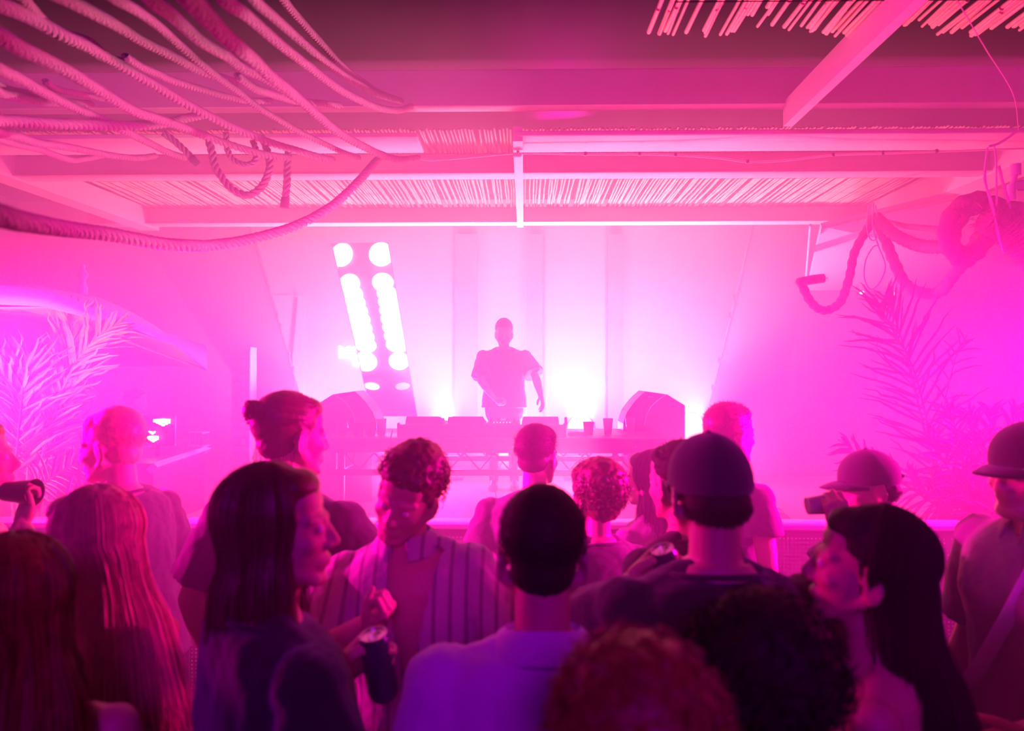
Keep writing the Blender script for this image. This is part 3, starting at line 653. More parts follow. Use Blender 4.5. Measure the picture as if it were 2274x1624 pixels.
for dx in (-.06, .06):
    for dy in (-.06, .06): MB().cyl(at(440, 990, 7.0) + Vector((dx, dy, 0)), at(440, 972, 7.0) + Vector((dx, dy, .04)), .006, sides=6).build('post', M['alu'], bl)
MB().rbox(at(440, 968, 7.0) + Vector((0, 0, .03)), (.16, .16, .015), .003).build('lid', M['white'], bl); MB().rbox(at(440, 991, 7.0), (.16, .16, .015), .003).build('base', M['white'], bl)
# pier of painted bricks
wl = MB().box((at(536, 900, 8.2).x, 8.3, 1.1), (.20, .2, 2.3)).build('pillar', M['wall'], smooth=False); wl['kind'] = 'structure'; wl['_o'] = [0, 0, 0]
br = MB().rbox((0, 0, 0), (1, 1, 1), .03).mesh('brick'); br.materials.append(M['brick'])
zz = .05; r_ = 0
while zz < 2.15:
    for j in range(2):
        o = bpy.data.objects.new('brick', br); C.objects.link(o); o.parent = wl; o.scale = (.118 if (j + r_) % 2 else .085, .03, .082); o.location = (at(536, 900, 8.2).x - .06 + (.105 if j else 0) + (.015 if r_ % 2 else 0), 8.19, zz + .04)
    zz += .09; r_ += 1
# ================================================================== ropes
def zz_(pts, k=2.369): return [(x / k, y / k) for x, y in pts]
def rope(label, pts, Y0, Y1, r, lit='rope', turns=None, n=None, grp='thick twisted ropes draped over the crowd', ends=False, Ys=None, name='rope'):
    "three stranded rope through photo pixels pts, distances going from Y0 to Y1"
    m = len(pts); Ys = Ys or [Y0 + (Y1 - Y0) * (i / (m - 1)) for i in range(m)]
    P3 = [tuple(at(p[0], p[1], y)) for p, y in zip(pts, Ys)]
    L = sum((Vector(P3[i + 1]) - Vector(P3[i])).length for i in range(m - 1))
    pitch = r * 4.4; turns = L / pitch; n = int(max(24, min(1400, turns * 12)))
    c = [Vector(p) for p in spline(P3, max(60, m * 12))]
    # even resample
    d = [0]
    for i in range(1, len(c)): d.append(d[-1] + (c[i] - c[i - 1]).length)
    path = []; k = 0
    for i in range(n):
        s = d[-1] * i / (n - 1)
        while k < len(d) - 2 and d[k + 1] < s: k += 1
        path.append(c[k].lerp(c[k + 1], (s - d[k]) / max(1e-9, d[k + 1] - d[k])))
    t = thing(name, label, 'rope', P3[m // 2], grp)
    ups = []; up = None
    for i in range(n):
        tg = (path[min(i + 1, n - 1)] - path[max(i - 1, 0)]).normalized()
        up = tg.orthogonal().normalized() if up is None else (up - tg * up.dot(tg)).normalized()
        ups.append((up, tg.cross(up)))
    rs = r * .44
    for s in range(3):
        pp = []
        for i in range(n):
            a = 2 * PI * (turns * i / (n - 1) + s / 3); u, w = ups[i]
            pp.append(path[i] + (u * math.cos(a) + w * math.sin(a)) * r * .56)
        MB().tube(pp, rs, 7).build('strand', M[lit], t)
    if ends:
        e = path[-1]; g_ = (path[-1] - path[-4]).normalized(); MB().tube([e - g_ * r * 2.2, e - g_ * r * 2, e + g_ * r * .3, e + g_ * r * .5], [r * .95, r * 1.08, r * 1.08, r * .9], 12).build('taped_end', M['char'], t)
    return t
B = -140
rope('rope at the top right edge of the hanging fan, ending thin', zz_([(1250, B), (1340, 0), (1440, 90), (1530, 170), (1620, 250), (1700, 315), (1800, 390), (1900, 450), (2000, 500), (2110, 532)]), 1.9, 4.3, .019)
rope('rope forming the outermost upper edge of the fan', zz_([(1410, B), (1500, 10), (1600, 130), (1700, 240), (1800, 350), (1900, 425), (2000, 490), (2095, 525)]), 2.5, 4.35, .018)
rope('second rope from the upper right of the fan, ending upturned', zz_([(1090, B), (1190, 5), (1290, 75), (1400, 170), (1500, 255), (1600, 330), (1700, 410), (1800, 478), (1900, 530), (2000, 570), (2100, 580), (2165, 560)]), 1.6, 4.4, .020)
rope('thickest rope of the fan, running down to the pergola gap', zz_([(900, B), (1010, 0), (1100, 100), (1180, 185), (1270, 262), (1340, 320), (1420, 400), (1500, 460), (1560, 512), (1640, 580), (1720, 650), (1800, 710), (1900, 765), (2000, 812), (2100, 840), (2200, 832)]), 1.15, 4.75, .023, Ys=None)
rope('rope passing beneath the thickest one in mid fan', zz_([(700, B), (800, 0), (880, 60), (960, 130), (1050, 210), (1130, 260), (1200, 300), (1280, 360), (1380, 405), (1470, 460), (1560, 520)]), 1.5, 3.2, .019)
rope('slim loosely laid rope with open strands in mid fan', zz_([(500, B + 60), (620, 0), (720, 55), (830, 135), (930, 225), (1050, 330), (1150, 410), (1250, 480), (1350, 560), (1450, 620), (1560, 685), (1680, 745), (1800, 800), (1890, 830)]), 1.7, 4.5, .017)
rope('rope joining the slim open one from the upper left', zz_([(230, B + 80), (360, 0), (460, 52), (560, 105), (640, 150), (740, 212), (840, 262), (940, 312), (1030, 362), (1140, 402), (1250, 436)]), 1.7, 3.4, .020)
rope('long rope sweeping from the upper left corner to above the loop', zz_([(-120, -40), (0, 20), (100, 62), (200, 112), (340, 190), (440, 235), (520, 282), (600, 322), (700, 382), (800, 440), (900, 500), (1000, 558), (1100, 610), (1200, 660), (1300, 702), (1420, 750), (1560, 792), (1690, 830), (1750, 840)]), 1.6, 4.4, .022)
rope('rope lying just above the long corner rope at upper left', zz_([(60, -90), (130, 10), (200, 90), (270, 150), (360, 190), (470, 225), (560, 300), (680, 340)]), 1.75, 2.9, .020)
rope('thick rope sweeping across below the long corner rope', zz_([(-150, 110), (0, 190), (100, 250), (200, 295), (300, 345), (400, 400), (480, 450), (560, 500), (640, 550), (720, 590), (800, 615), (880, 642), (960, 670), (1040, 702), (1150, 742), (1300, 790), (1420, 818), (1520, 830)]), 1.5, 4.3, .022)
rope('rope descending from the left edge to the dark hanging tail', zz_([(-100, 310), (0, 365), (100, 412), (200, 470), (300, 520), (400, 570), (500, 612), (640, 682), (720, 722), (800, 760), (880, 800), (970, 830)]), 1.9, 4.2, .020)
rope('frayed rope at the left edge between two sweeping ropes', zz_([(-60, 440), (0, 490), (100, 512), (200, 530), (320, 542), (480, 548)]), 2.4, 3.4, .020)
rope('second frayed rope at the left edge just above', zz_([(-60, 400), (0, 455), (80, 480), (180, 500), (280, 525), (400, 540)]), 2.5, 3.4, .017)
rope('level rope crossing the left edge and curling under the fan', zz_([(-80, 630), (0, 635), (150, 642), (300, 652), (450, 655), (600, 662), (750, 660), (870, 648), (980, 622), (1090, 600)]), 2.3, 4.0, .024)
rope('rope just under the level one, ending above the cane', zz_([(-60, 670), (0, 700), (100, 722), (200, 752), (300, 765), (400, 782), (500, 802), (600, 820), (720, 832), (820, 820)]), 2.3, 4.3, .018)
rope('lowest small rope at the left edge above the cane', zz_([(-40, 700), (0, 732), (100, 762), (200, 785), (300, 820), (380, 842), (450, 835), (540, 820)]), 2.4, 4.2, .016)
rope('small rope high in the fan between the long and thick ropes', zz_([(660, 300), (740, 350), (820, 385), (900, 422), (1000, 452), (1100, 482), (1200, 510), (1300, 530), (1430, 530)]), 2.6, 3.8, .017)
rope('fine rope ending short behind the thickest rope', zz_([(1250, 400), (1330, 460), (1400, 485), (1480, 510), (1560, 532), (1700, 545), (1790, 556)]), 2.9, 4.0, .019)
rope('short rope peeking out above the level rope', zz_([(240, 430), (300, 470), (400, 492), (480, 508), (560, 520), (620, 518)]), 2.9, 3.7, .016)
rope('dark U shaped rope loop hanging before the cane ceiling', zz_([(1095, 720), (1115, 800), (1130, 870), (1165, 930), (1220, 995), (1300, 1028), (1370, 990), (1405, 930), (1420, 870), (1405, 790), (1380, 720)]), 4.1, 4.2, .024)
rope('small pale rope loop inside the dark U shaped one', zz_([(1190, 700), (1195, 780), (1225, 840), (1290, 868), (1340, 850), (1350, 800), (1330, 740)]), 4.0, 4.1, .019)
rope('straight rope tail with taped end hanging before the cane', zz_([(1518, 800), (1512, 880), (1510, 960), (1503, 1030), (1497, 1085)]), 4.3, 4.3, .024, ends=True)
rope('dark slanting rope tail with taped end above the first beam', zz_([(860, 700), (920, 745), (980, 800), (1035, 860)]), 4.0, 4.1, .021, ends=True)
rope('heavy dark rope sweeping low across the left like a swing', zz_([(-160, 1090), (0, 1135), (100, 1162), (200, 1180), (300, 1198), (400, 1212), (550, 1230), (700, 1256), (850, 1282), (1000, 1292), (1100, 1292), (1250, 1272), (1400, 1238), (1550, 1190), (1700, 1115), (1800, 1040), (1900, 940), (1960, 870), (1995, 835)]), 1.25, 4.6, .026, grp='heavy rope')
# hairy coir ropes hanging at the right
def hairy(label, pts, Y, r, mat='fuzzy', ncl=None, seed=1, name='garland_rope'):
    rnd = random.Random(seed); n = 70; Ys = Y if hasattr(Y, '__len__') else [Y] * len(pts)
    path = [Vector(p) for p in spline([tuple(at(p[0], p[1], y)) for p, y in zip(pts, Ys)], n)]
    t = thing(name, label, 'rope', path[n // 2], 'hairy ropes hanging at the right')
    MB().tube(path, [r * (1 + .12 * math.sin(i * 1.7)) for i in range(n)], 10).build('core', M[mat], t)
    mb = MB()
    for i in range(int(n * 14)):
        k = rnd.randrange(n - 1); p = path[k].lerp(path[k + 1], rnd.random()); d = Vector((rnd.gauss(0, 1), rnd.gauss(0, 1), rnd.gauss(0, 1))).normalized()
        a = p + d * r * .8; L = r * rnd.uniform(.4, 1.0); tan = (path[k + 1] - path[k]).normalized()
        b = a + (d + tan * rnd.uniform(-1.2, 1.2)).normalized() * L; w = d.cross(tan).normalized() * r * .04
        mb.add([a - w, a + w, b], [(0, 1, 2)])
    mb.build('fibre', M[mat], t, kind='stuff'); return t
hairy('pale hairy rope loop hanging left of the string loop', ((1775, 620), (1800, 670), (1830, 690), (1865, 672), (1885, 620), (1898, 560), (1925, 510), (1940, 482)), 5.2, .030, seed=1)
hairy('short curled hairy rope pieces level with the canopy edge', ((1772, 628), (1800, 622), (1830, 618)), 5.3, .032, seed=2)
hairy('hairy rope drooping below the cord knot towards the palm', ((1945, 480), (1965, 530), (1985, 580), (2010, 630), (2045, 650), (2085, 650), (2110, 620), (2150, 570), (2175, 520)), (5.2, 5.1, 5.0, 4.9, 4.8, 4.7, 4.5, 4.3, 4.2), .036, seed=3)
hairy('hairy rope swagged from the cord knot to the coil', ((1945, 482), (1985, 520), (2040, 545), (2090, 548), (2110, 540)), (5.2, 5.0, 4.8, 4.5, 4.3), .040, seed=4)
hairy('thin dark hairy rope running straight to the coil', ((1960, 490), (2010, 502), (2060, 507), (2105, 512)), (5.4, 5.0, 4.6, 4.3), .018, seed=5)
hairy('dark thick coil of hairy rope at the right edge', ((2140, 570), (2108, 545), (2105, 500), (2130, 460), (2175, 445), (2205, 470), (2195, 520), (2165, 560), (2140, 575), (2118, 560), (2112, 520), (2140, 470), (2190, 455), (2260, 470), (2330, 480)), 4.1, .050, seed=6)
hairy('broad dark hairy rope leaving the frame at the right edge', ((2190, 480), (2230, 500), (2270, 540), (2310, 580)), 4.0, .085, seed=7)
def cord(label, pts, Y, r=.005):
    Ys = Y if hasattr(Y, '__len__') else [Y] * len(pts)
    o = MB().tube([Vector(p) for p in spline([tuple(at(p[0], p[1], y)) for p, y in zip(pts, Ys)], 60)], r, 6).build('cord', M['string']); tag(o, label, 'cord', 'pale cords tied to the roof at the right'); return o
cord('pale cord loop hanging in a drop shape below the knot', ((1940, 450), (1938, 500), (1950, 545), (1966, 590), (1955, 625), (1935, 643), (1920, 620), (1922, 580), (1938, 550), (1950, 545)), 5.1)
cord('short pale cord loop beside the drop shaped one', ((1930, 455), (1925, 500), (1932, 530), (1945, 530), (1948, 490), (1944, 455)), 5.15)
cord('long pale cord slanting down across the coil', ((2193, 328), (2188, 380), (2192, 420), (2205, 470), (2215, 520), (2228, 560)), 3.95)
cord('second pale cord bowed left of the long slanting one', ((2192, 330), (2186, 390), (2190, 415), (2203, 450), (2213, 500), (2229, 562)), 3.92)
cord('straight pale cord falling to the coil top', ((2208, 325), (2212, 360), (2213, 420), (2214, 480)), 3.95)
cord('thick pale cord slanting right beside the straight one', ((2218, 368), (2228, 410), (2240, 450), (2246, 480)), 3.95, .008)
cord('pale cord tied over the beam corner at right', ((2195, 326), (2215, 320), (2240, 305), (2257, 292)), 3.95, .007)
cord('thin cord stretched high across the night at the upper right', ((2125, 0), (2190, 110), (2250, 210), (2262, 290)), (2.6, 3.0, 3.6, 3.95), .002)
# lamp bracket with pipe at right edge
pb_ = thing('roof_bracket', 'pale pipe bracket with round ear at the upper right edge', 'bracket', tuple(at(2255, 400, 4.3)))
MB().cyl(at(2255, 365, 4.3), at(2255, 390, 4.3), .03).build('sleeve', M['white'], pb_)
MB().cyl(at(2246, 410, 4.3), at(2247, 445, 4.3), .022).build('pipe', M['white'], pb_)
MB().rbox(at(2266, 412, 4.3), (.05, .02, .06), .008).build('ear', M['white'], pb_)
MB().cyl(at(2255, 388, 4.3), at(2248, 412, 4.3), .015).build('elbow', M['white'], pb_)
# ================================================================== people
def remesh(mb, voxel, smooth=3, name='body', disp=None):
    me = mb.mesh(name); ob = bpy.data.objects.new('tmp', me); C.objects.link(ob)
    m = ob.modifiers.new('r', 'REMESH'); m.mode = 'VOXEL'; m.voxel_size = voxel; m.use_smooth_shade = True
    if smooth: s = ob.modifiers.new('s', 'SMOOTH'); s.factor = .5; s.iterations = smooth
    dg = bpy.context.evaluated_depsgraph_get(); dg.update()
    out = bpy.data.meshes.new_from_object(ob.evaluated_get(dg)); bpy.data.objects.remove(ob); bpy.data.meshes.remove(me)
    n = len(out.vertices); co = np.empty(n * 3, 'f'); out.vertices.foreach_get('co', co); co = co.reshape(-1, 3).astype(float)
    if disp is not None:
        no = np.empty(n * 3, 'f'); out.vertices.foreach_get('normal', no); no = no.reshape(-1, 3)
        co = co + no * disp(co)[:, None]
    faces = [tuple(p.vertices) for p in out.polygons]
    bpy.data.meshes.remove(out)
    r = MB(); r.v = [tuple(c) for c in co]; r.f = faces; return r
def nz(co, f, seed=0.0, amp=1.0):
    "cheap smooth pseudo noise, vectorised"
    x, y, z = co[:, 0] * f + seed, co[:, 1] * f + seed * 1.7, co[:, 2] * f + seed * .6
    return amp * (np.sin(x * 1.3 + 2.1 * np.sin(y * .9 + z * .5)) * np.cos(y * 1.7 + 1.3 * np.sin(z * 1.1)) + .5 * np.sin(z * 2.3 + 1.9 * np.sin(x * 1.9 + y))) / 1.5
def ring(cx, cy, z, a, b, n=28, pw=2.3):
    o = []
    for k in range(n):
        t = 2 * PI * k / n; c, s = math.cos(t), math.sin(t)
        o.append(Vector((cx + a * abs(c) ** (2 / pw) * (1 if c >= 0 else -1), cy + b * abs(s) ** (2 / pw) * (1 if s >= 0 else -1), z)))
    return o
# ---- hands (right hand: fingers +Y, palm -Z, thumb on -X side)
def hand_mb(curl, thumb_in, spreadf=1.0):
    mb = MB(); fx = (-.030, -.010, .010, .029); L = ((.042, .026, .021), (.047, .029, .022), (.043, .027, .022), (.033, .021, .019)); rr = (.0092, .0095, .009, .008)
    for i in range(4):
        b = Vector((fx[i], .088 - (.004, 0, .004, .012)[i], 0)); mb.cap((fx[i] * .55, .008, 0), b, .0155, .0125, 10)
        if i < 3: mb.cap((fx[i] * .8 + .008, .03, -.002), (fx[i] + .009, .075, -.003), .013, .011, 10)
        ang = 0; p = b; splay = (i - 1.5) * .05 * spreadf
        for j in range(3):
            ang += R(curl[j]); d = Vector((math.sin(splay) * (1 - .3 * j), math.cos(ang), -math.sin(ang))).normalized(); q = p + d * L[i][j]
            mb.cap(p, q, rr[i] * (1, .93, .86)[j], rr[i] * (.95, .88, .72)[j], 10); p = q
    a = Vector((-.022, .022, -.006)); b = Vector((-.046, .052, -.020)).lerp(Vector((-.036, .05, -.034)), thumb_in); c = Vector((-.056, .082, -.026)).lerp(Vector((-.034, .076, -.060)), thumb_in); d = Vector((-.060, .106, -.030)).lerp(Vector((-.016, .092, -.074)), thumb_in)
    mb.cap(a, b, .016, .0125, 10); mb.cap(b, c, .0122, .0105, 10); mb.cap(c, d, .0105, .008, 10)
    mb.ell((0, .045, -.004), (.038, .05, .014)); mb.cap((0, -.045, 0), (0, .02, 0), .0255, .0235, 12)
    return remesh(mb, .0033, 2)
HANDS = {'relaxed': hand_mb((18, 22, 14), .35), 'grip': hand_mb((48, 52, 34), 1.0, .4), 'flat': hand_mb((6, 8, 5), .2), 'fist': hand_mb((78, 88, 50), .9, .2)}
def head_parts(mb, T, sc=1.0, fem=False, beard=False, ears=True):
    "T: matrix head space -> person space; head space x right y forward z up, origin at eye level centre"
    R3 = T.to_3x3()
    E = lambda c, r, u=16, v=12: mb.ell(T @ (Vector(c) * sc), [q * sc for q in r], R3, u, v)
    Cc = lambda a, b, r1, r2=None: mb.cap(T @ (Vector(a) * sc), T @ (Vector(b) * sc), r1 * sc, (r1 if r2 is None else r2) * sc, 12)
    E((0, -.016, .034), (.075, .097, .084), 24, 16); E((0, .030, -.020), (.064, .060, .085), 20, 14)
    jw = .047 if fem else .053
    E((0, .026, -.072), (jw, .056, .040), 18, 12); E((0, .070, -.100), (.018, .017, .015))
    for s in (-1, 1):
        Cc((s * (jw + .006), -.006, -.045), (s * .020, .066, -.098), .018, .014)
        E((s * .040, .058, -.026), (.021, .022, .019)); E((s * .030, .076, .001), (.0125, .0125, .0115)); Cc((s * .012, .086, .019), (s * .048, .066, .020), .0095, .008)
        E((s * .013, .093, -.035), (.0095, .012, .008))
        if not ears: continue
        c = T @ (Vector((s * .078, -.008, -.012)) * sc)
        rot = R3 @ Matrix.Rotation(s * R(20), 3, 'Z') @ Matrix.Rotation(R(-12), 3, 'X')
        mb.tube([c + rot @ (Vector((0, .015 * math.cos(t), .031 * math.sin(t))) * sc) for t in [2 * PI * k / 14 for k in range(15)]], .0055 * sc, 8)
        mb.ell(c, (.005 * sc, .014 * sc, .028 * sc), rot); mb.ell(c + rot @ Vector((0, .004, -.029)) * sc, (.006 * sc, .009 * sc, .010 * sc), rot)
    E((0, .050, .050), (.056, .034, .045))
    Cc((0, .084, .014), (0, .104, -.026), .0078, .0110); E((0, .104, -.031), (.012, .0115, .0095))
    E((0, .0855, -.060), (.022, .0115, .006)); E((0, .0835, -.0695), (.019, .0115, .0068)); E((0, .074, -.064), (.032, .016, .022))
    if beard: E((0, .050, -.092), (.050, .045, .030)); E((0, .090, -.052), (.026, .010, .006))
class Person: pass
def rotm(yaw, pitch, roll): return Matrix.Rotation(R(yaw), 4, 'Z') @ Matrix.Rotation(R(-pitch), 4, 'X') @ Matrix.Rotation(R(roll), 4, 'Y')
def person(label, hx, hy, Y, heading=0, z0=0, head=(0, 0, 0), lean=(0, 0), arms=None, bw=1.0, fem=False, top='tee', topmat='black', bot='denim', skin='skin',
           hair=None, cap=None, voxel=.0072, group='people in the crowd', topoff=.0, name='person', hscale=1.07, beard=False, H=None, sleeve=.5, seed=1, loose=.016, hemz=.88, extra=None, shrug=0.0, openv=False):
    rnd = random.Random(seed)
    # --- unit pose space (H 1.75), bend about the pelvis
    pel = Vector((0, 0, .92)); LM = Matrix.Rotation(R(-lean[0]), 4, 'X') @ Matrix.Rotation(R(lean[1]), 4, 'Y')
    def bend(p):
        p = Vector(p)
        if p.z < .86: return p
        t = min(1, max(0, (p.z - .86) / .42)); t = t * t * (3 - 2 * t); q = LM.to_quaternion()
        from_q = Matrix.Identity(4).to_quaternion().slerp(q, t); return pel + from_q @ (p - pel)
    NB = bend((0, -.02, 1.47)); HQ = LM @ rotm(*head)
    LMh = LM.to_quaternion().slerp(Matrix.Identity(4).to_quaternion(), .35).to_matrix().to_4x4(); HQ = LMh @ rotm(*head)
    NT = NB + LMh.to_3x3() @ Vector((0, .012, .075))
    hc = NT + HQ.to_3x3() @ Vector((0, .022, .090 * hscale)); TH = Matrix.Translation(hc) @ HQ
    topz = max((TH @ Vector((0, -.016, .118)) * 1).z, hc.z + .11) + topoff
    Pt = at(hx, hy, Y); s = (Pt.z - z0) / topz if H is None else H / 1.75
    tip = TH @ Vector((0, -.016, .10)); RZ = Matrix.Rotation(R(heading), 3, 'Z'); off = RZ @ (tip * s)
    root = Vector((Pt.x - off.x, Y - off.y, z0)); W = Matrix.Translation(root) @ RZ.to_4x4() @ Matrix.Scale(s, 4); Wi = W.inverted()
    t = thing(name, label, 'person', root, group)
    def put(mb, nm, mat, parent=None, **k):
        mb.v = [tuple(W @ Vector(v)) for v in mb.v]; return mb.build(nm, M[mat], parent or t, **k)
    # --- body
    sx = bw * (.93 if fem else 1.0)
    TR = [(.80, .150, .105, -.01), (.88, .166, .118, -.012), (.95, .166, .118, -.01), (1.06, .138, .098, 0), (1.16, .142, .102, .003), (1.28, .165, .114, .004), (1.36, .176, .112, -.002), (1.415, .166, .098, -.012), (1.445, .128, .082, -.02), (1.468, .088, .068, -.024), (1.495, .064, .060, -.022)]
    def torso(mb, o=0, z_lo=.80, z_hi=1.5, k=1.0):
        R_ = []
        for z, a, b, cy in TR:
            if z < z_lo - .001 or z > z_hi + .001: continue
            sh = shrug * max(0, (z - 1.3) / .15) * .5
            if fem and 1.0 < z < 1.2: a *= .92
            if fem and z < 1.0: a *= 1.06
            R_.append([bend(p) for p in ring(0, cy, z + sh, a * sx * k + o, b * k + o)])
        mb.loft(R_)
    SH = {q: bend((q * (.178 * sx), -.012, 1.392 + shrug)) for q in (-1, 1)}
    b = MB(); torso(b)
    if fem:
        for q in (-1, 1): b.ell(bend((q * .075, .085, 1.25)), (.058, .05, .056))
    hN = TH @ Vector((0, -.030, -.055)) ; b.cap(NB + Vector((0, 0, -.02)), hN, .058 if not fem else .050, .053 if not fem else .045, 16); b.cap(NB + Vector((0, .0, .0)), TH @ Vector((0, .01, -.075)), .046, .042, 14)
    for q in (-1, 1): b.cap(bend((q * .05, -.028, 1.452 + shrug * .4)), SH[q] + Vector((-q * .02, 0, .004)), .036, .046, 12)
    head_parts(b, TH, hscale, fem, beard, not (hair and hair['kind'] == 'long' and not hair.get('ears')))
    armdat = {}
    arms = arms or {}
    for q, key in ((-1, 'L'), (1, 'R')):
        sp = arms.get(key, None); S = SH[q]; hand = 'relaxed'; up = None; palmdir = None
        if sp is None: Wr = S + Vector((q * .07, .07, -.53)); pole = Vector((q * .5, -1, 0))
        else:
            Wr = sp['w']; Wr = (Wi @ at(*Wr[1:])) if Wr[0] == 'p' else Vector(Wr); pole = Vector(sp.get('pole', (q * .6, -.6, -.6))); hand = sp.get('hand', 'relaxed'); up = sp.get('up'); palmdir = sp.get('dir')
        l1, l2 = .295, .262; D = Wr - S; d = D.length
        if d > (l1 + l2) * .995: D = D.normalized() * (l1 + l2) * .995; Wr = S + D; d = D.length
        if d < .12: D = D.normalized() * .12; Wr = S + D; d = .12
        ca = (l1 * l1 + d * d - l2 * l2) / (2 * l1 * d); u = D.normalized(); pv = pole - u * pole.dot(u); pv = pv.normalized() if pv.length > 1e-4 else u.orthogonal().normalized()
        El = S + u * l1 * ca + pv * l1 * math.sqrt(max(0, 1 - ca * ca))
        th = (.86 if fem else 1.0) * (.5 + .5 * bw)
        b.ell(S, (.056 * th, .054 * th, .056 * th)); b.cap(S, S.lerp(El, .5), .052 * th, .046 * th, 12); b.cap(S.lerp(El, .45), El, .046 * th, .037 * th, 12)
        b.cap(El, El.lerp(Wr, .35), .038 * th, .040 * th, 12); b.cap(El.lerp(Wr, .3), Wr, .040 * th, .0255 * (.9 if fem else 1), 12)
        fd = (Wr - El).normalized()
        if palmdir is not None: fd = (fd * .35 + Vector(palmdir).normalized()).normalized()
        if up is None: th_ = (LM.to_3x3() @ Vector((q * -.2, 1, 0)))
        else: th_ = Vector(up)
        th_ = (th_ - fd * th_.dot(fd)).normalized()
        armdat[q] = (S, El, Wr, fd, th_, hand, th)
    bm_ = remesh(b, voxel, 2)
    for q in (-1, 1):
        S, El, Wr, fd, th_, hand, th = armdat[q]; X = th_ * (-1 if q > 0 else 1)
        Z = X.cross(fd); Mh = Matrix((X, fd, Z)).transposed(); hm_ = HANDS[hand]; k = .92 if fem else 1.0
        vs = [Wr + Mh @ Vector(((-v[0] if q < 0 else v[0]) * k, v[1] * k, v[2] * k)) for v in hm_.v]
        bm_.add(vs, hm_.f if q > 0 else [tuple(reversed(f)) for f in hm_.f])
        armdat[q] = armdat[q] + (Mh,)
    t_body = put(bm_, 'body', skin)
    # --- legs
    st_ = .10
    lg = MB(); lg.loft([[Vector(p) for p in ring(0, -.01, z, a * bw, bb)] for z, a, bb in ((.74, .155, .10), (.82, .17, .118), (.90, .172, .122), (.96, .165, .118))])
    for q in (-1, 1):
        hp = Vector((q * .085, 0, .84)); kn = Vector((q * st_, .02, .47)); an = Vector((q * (st_ + .01), -.01, .09))
        lg.cap(hp, kn, .088, .064, 14); lg.cap(kn, an, .062, .050, 14)
    put(remesh(lg, .018, 2, disp=lambda c: nz(c, 26, seed, .005)), 'trousers', bot)
    for q in (-1, 1):
        sh = MB(); x = q * (st_ + .012)
        sh.loft([[(x + a * .048 * w, -.10 + .30 * l, z) for a, w, l in ((-.9, .8, 0), (-1, 1, .3), (-1, 1.05, .7), (-.5, .9, .97), (.5, .9, .97), (1, 1.05, .7), (1, 1, .3), (.9, .8, 0))] for z in (0, .028)])
        sh.loft([[(x + a * .044 * w * k, -.095 + .285 * l * k2, z) for a, w, l in ((-.9, .8, 0), (-1, 1, .3), (-1, 1.0, .7), (-.5, .8, .97), (.5, .8, .97), (1, 1.0, .7), (1, 1, .3), (.9, .8, 0))] for z, k, k2 in ((.028, 1, 1), (.055, .98, .95), (.08, .85, .6), (.11, .8, .42))])
        put(sh, 'shoe', 'lace' if seed % 3 == 0 else 'blackpl')
    # --- top garment
    if top != 'none':
        g = MB(); lo = loose
        if top in ('tee', 'shirt', 'hoodie'):
            R_ = [[bend(p) for p in ring(0, TR[0][3], hemz, .160 * sx + lo * 1.6, .118 + lo * 1.6)]]
            for z, a, bb, cy in TR:
                if z < hemz + .02 or z > 1.475: continue
                sh = shrug * max(0, (z - 1.3) / .15) * .5
                a2 = max(a, .150) if z < 1.3 else a
                R_.append([bend(p) for p in ring(0, cy, z + sh, a2 * sx + lo, bb + lo * (1.2 if z < 1.3 else .7))])
            g.loft(R_)
            for q in (-1, 1):
                S, El, Wr, fd, th_, hand, th, Mh = armdat[q]
                g.cap(bend((q * .052, -.028, 1.456 + shrug * .4)), S + Vector((-q * .015, 0, -.004)), .043 + lo * .3, .050 + lo * .3, 14)
                g.ell(S, (.0605 * th + lo * .35,) * 3)
                if sleeve <= 1: e = S.lerp(El, max(sleeve, .3)); g.tube([S.lerp(El, -.06), S.lerp(El, .15), S.lerp(El, .35 * sleeve / .5), e], [.045 * th + lo * .2, .061 * th + lo * .45, .060 * th + lo * .9, .058 * th + lo * 1.3], 16)
                else:
                    g.cap(S, El, .062 * th + lo * .6, .050 * th + lo * .6, 14); e = El.lerp(Wr, min(1, sleeve - 1)); g.cap(El, e, .050 * th + lo * .6, .036 * th + lo * .8, 14)
        elif top == 'tank':
            R_ = []
            for z, a, bb, cy in TR:
                if z < hemz - .02 or z > 1.35: continue
                R_.append([bend(p) for p in ring(0, cy, z, a * sx + .006 + (.004 if fem else 0), bb + .008)])
            g.loft(R_)
            if fem:
                for q in (-1, 1): g.ell(bend((q * .075, .085, 1.25)), (.066, .058, .064))
            for q in (-1, 1):
                for f_ in (-1, 1): g.tube([bend((q * .085, f_ * .095, 1.30)), bend((q * .088, f_ * .085, 1.38)), bend((q * .092, f_ * .03 - .01, 1.447))], .011, 8)
        def fold(c, a=.0045 if top != 'tank' else .002): return nz(c * np.array([1, 1, .45]), 30, seed, a) + nz(c, 75, seed + 3, a * .35)
        gm = remesh(g, max(.0085, voxel), 2, disp=fold)
        if openv: gm.f = [f for f in gm.f if not (lambda c: c[1] > .02 and 1.10 < c[2] and abs(c[0] - (c[2] - 1.1) * .03) < .078 * (c[2] - 1.10) / .36 and c[1] > .04)([sum(gm.v[i][a] for i in f) / len(f) for a in range(3)])]
        topo = put(gm, {'tee': 'tee_shirt', 'shirt': 'shirt', 'tank': 'tank_top', 'hoodie': 'hoodie'}[top], topmat)
        if top == 'tee':
            c = MB(); c.tube([bend(((.086 * sx + lo * .5) * math.cos(a), (.066 + lo * .5) * math.sin(a) - .024, 1.468 + shrug * .4 - .012 * math.sin(a))) for a in [2 * PI * k / 28 for k in range(29)]], .0065, 8)
            put(c, 'neckband', topmat, topo)
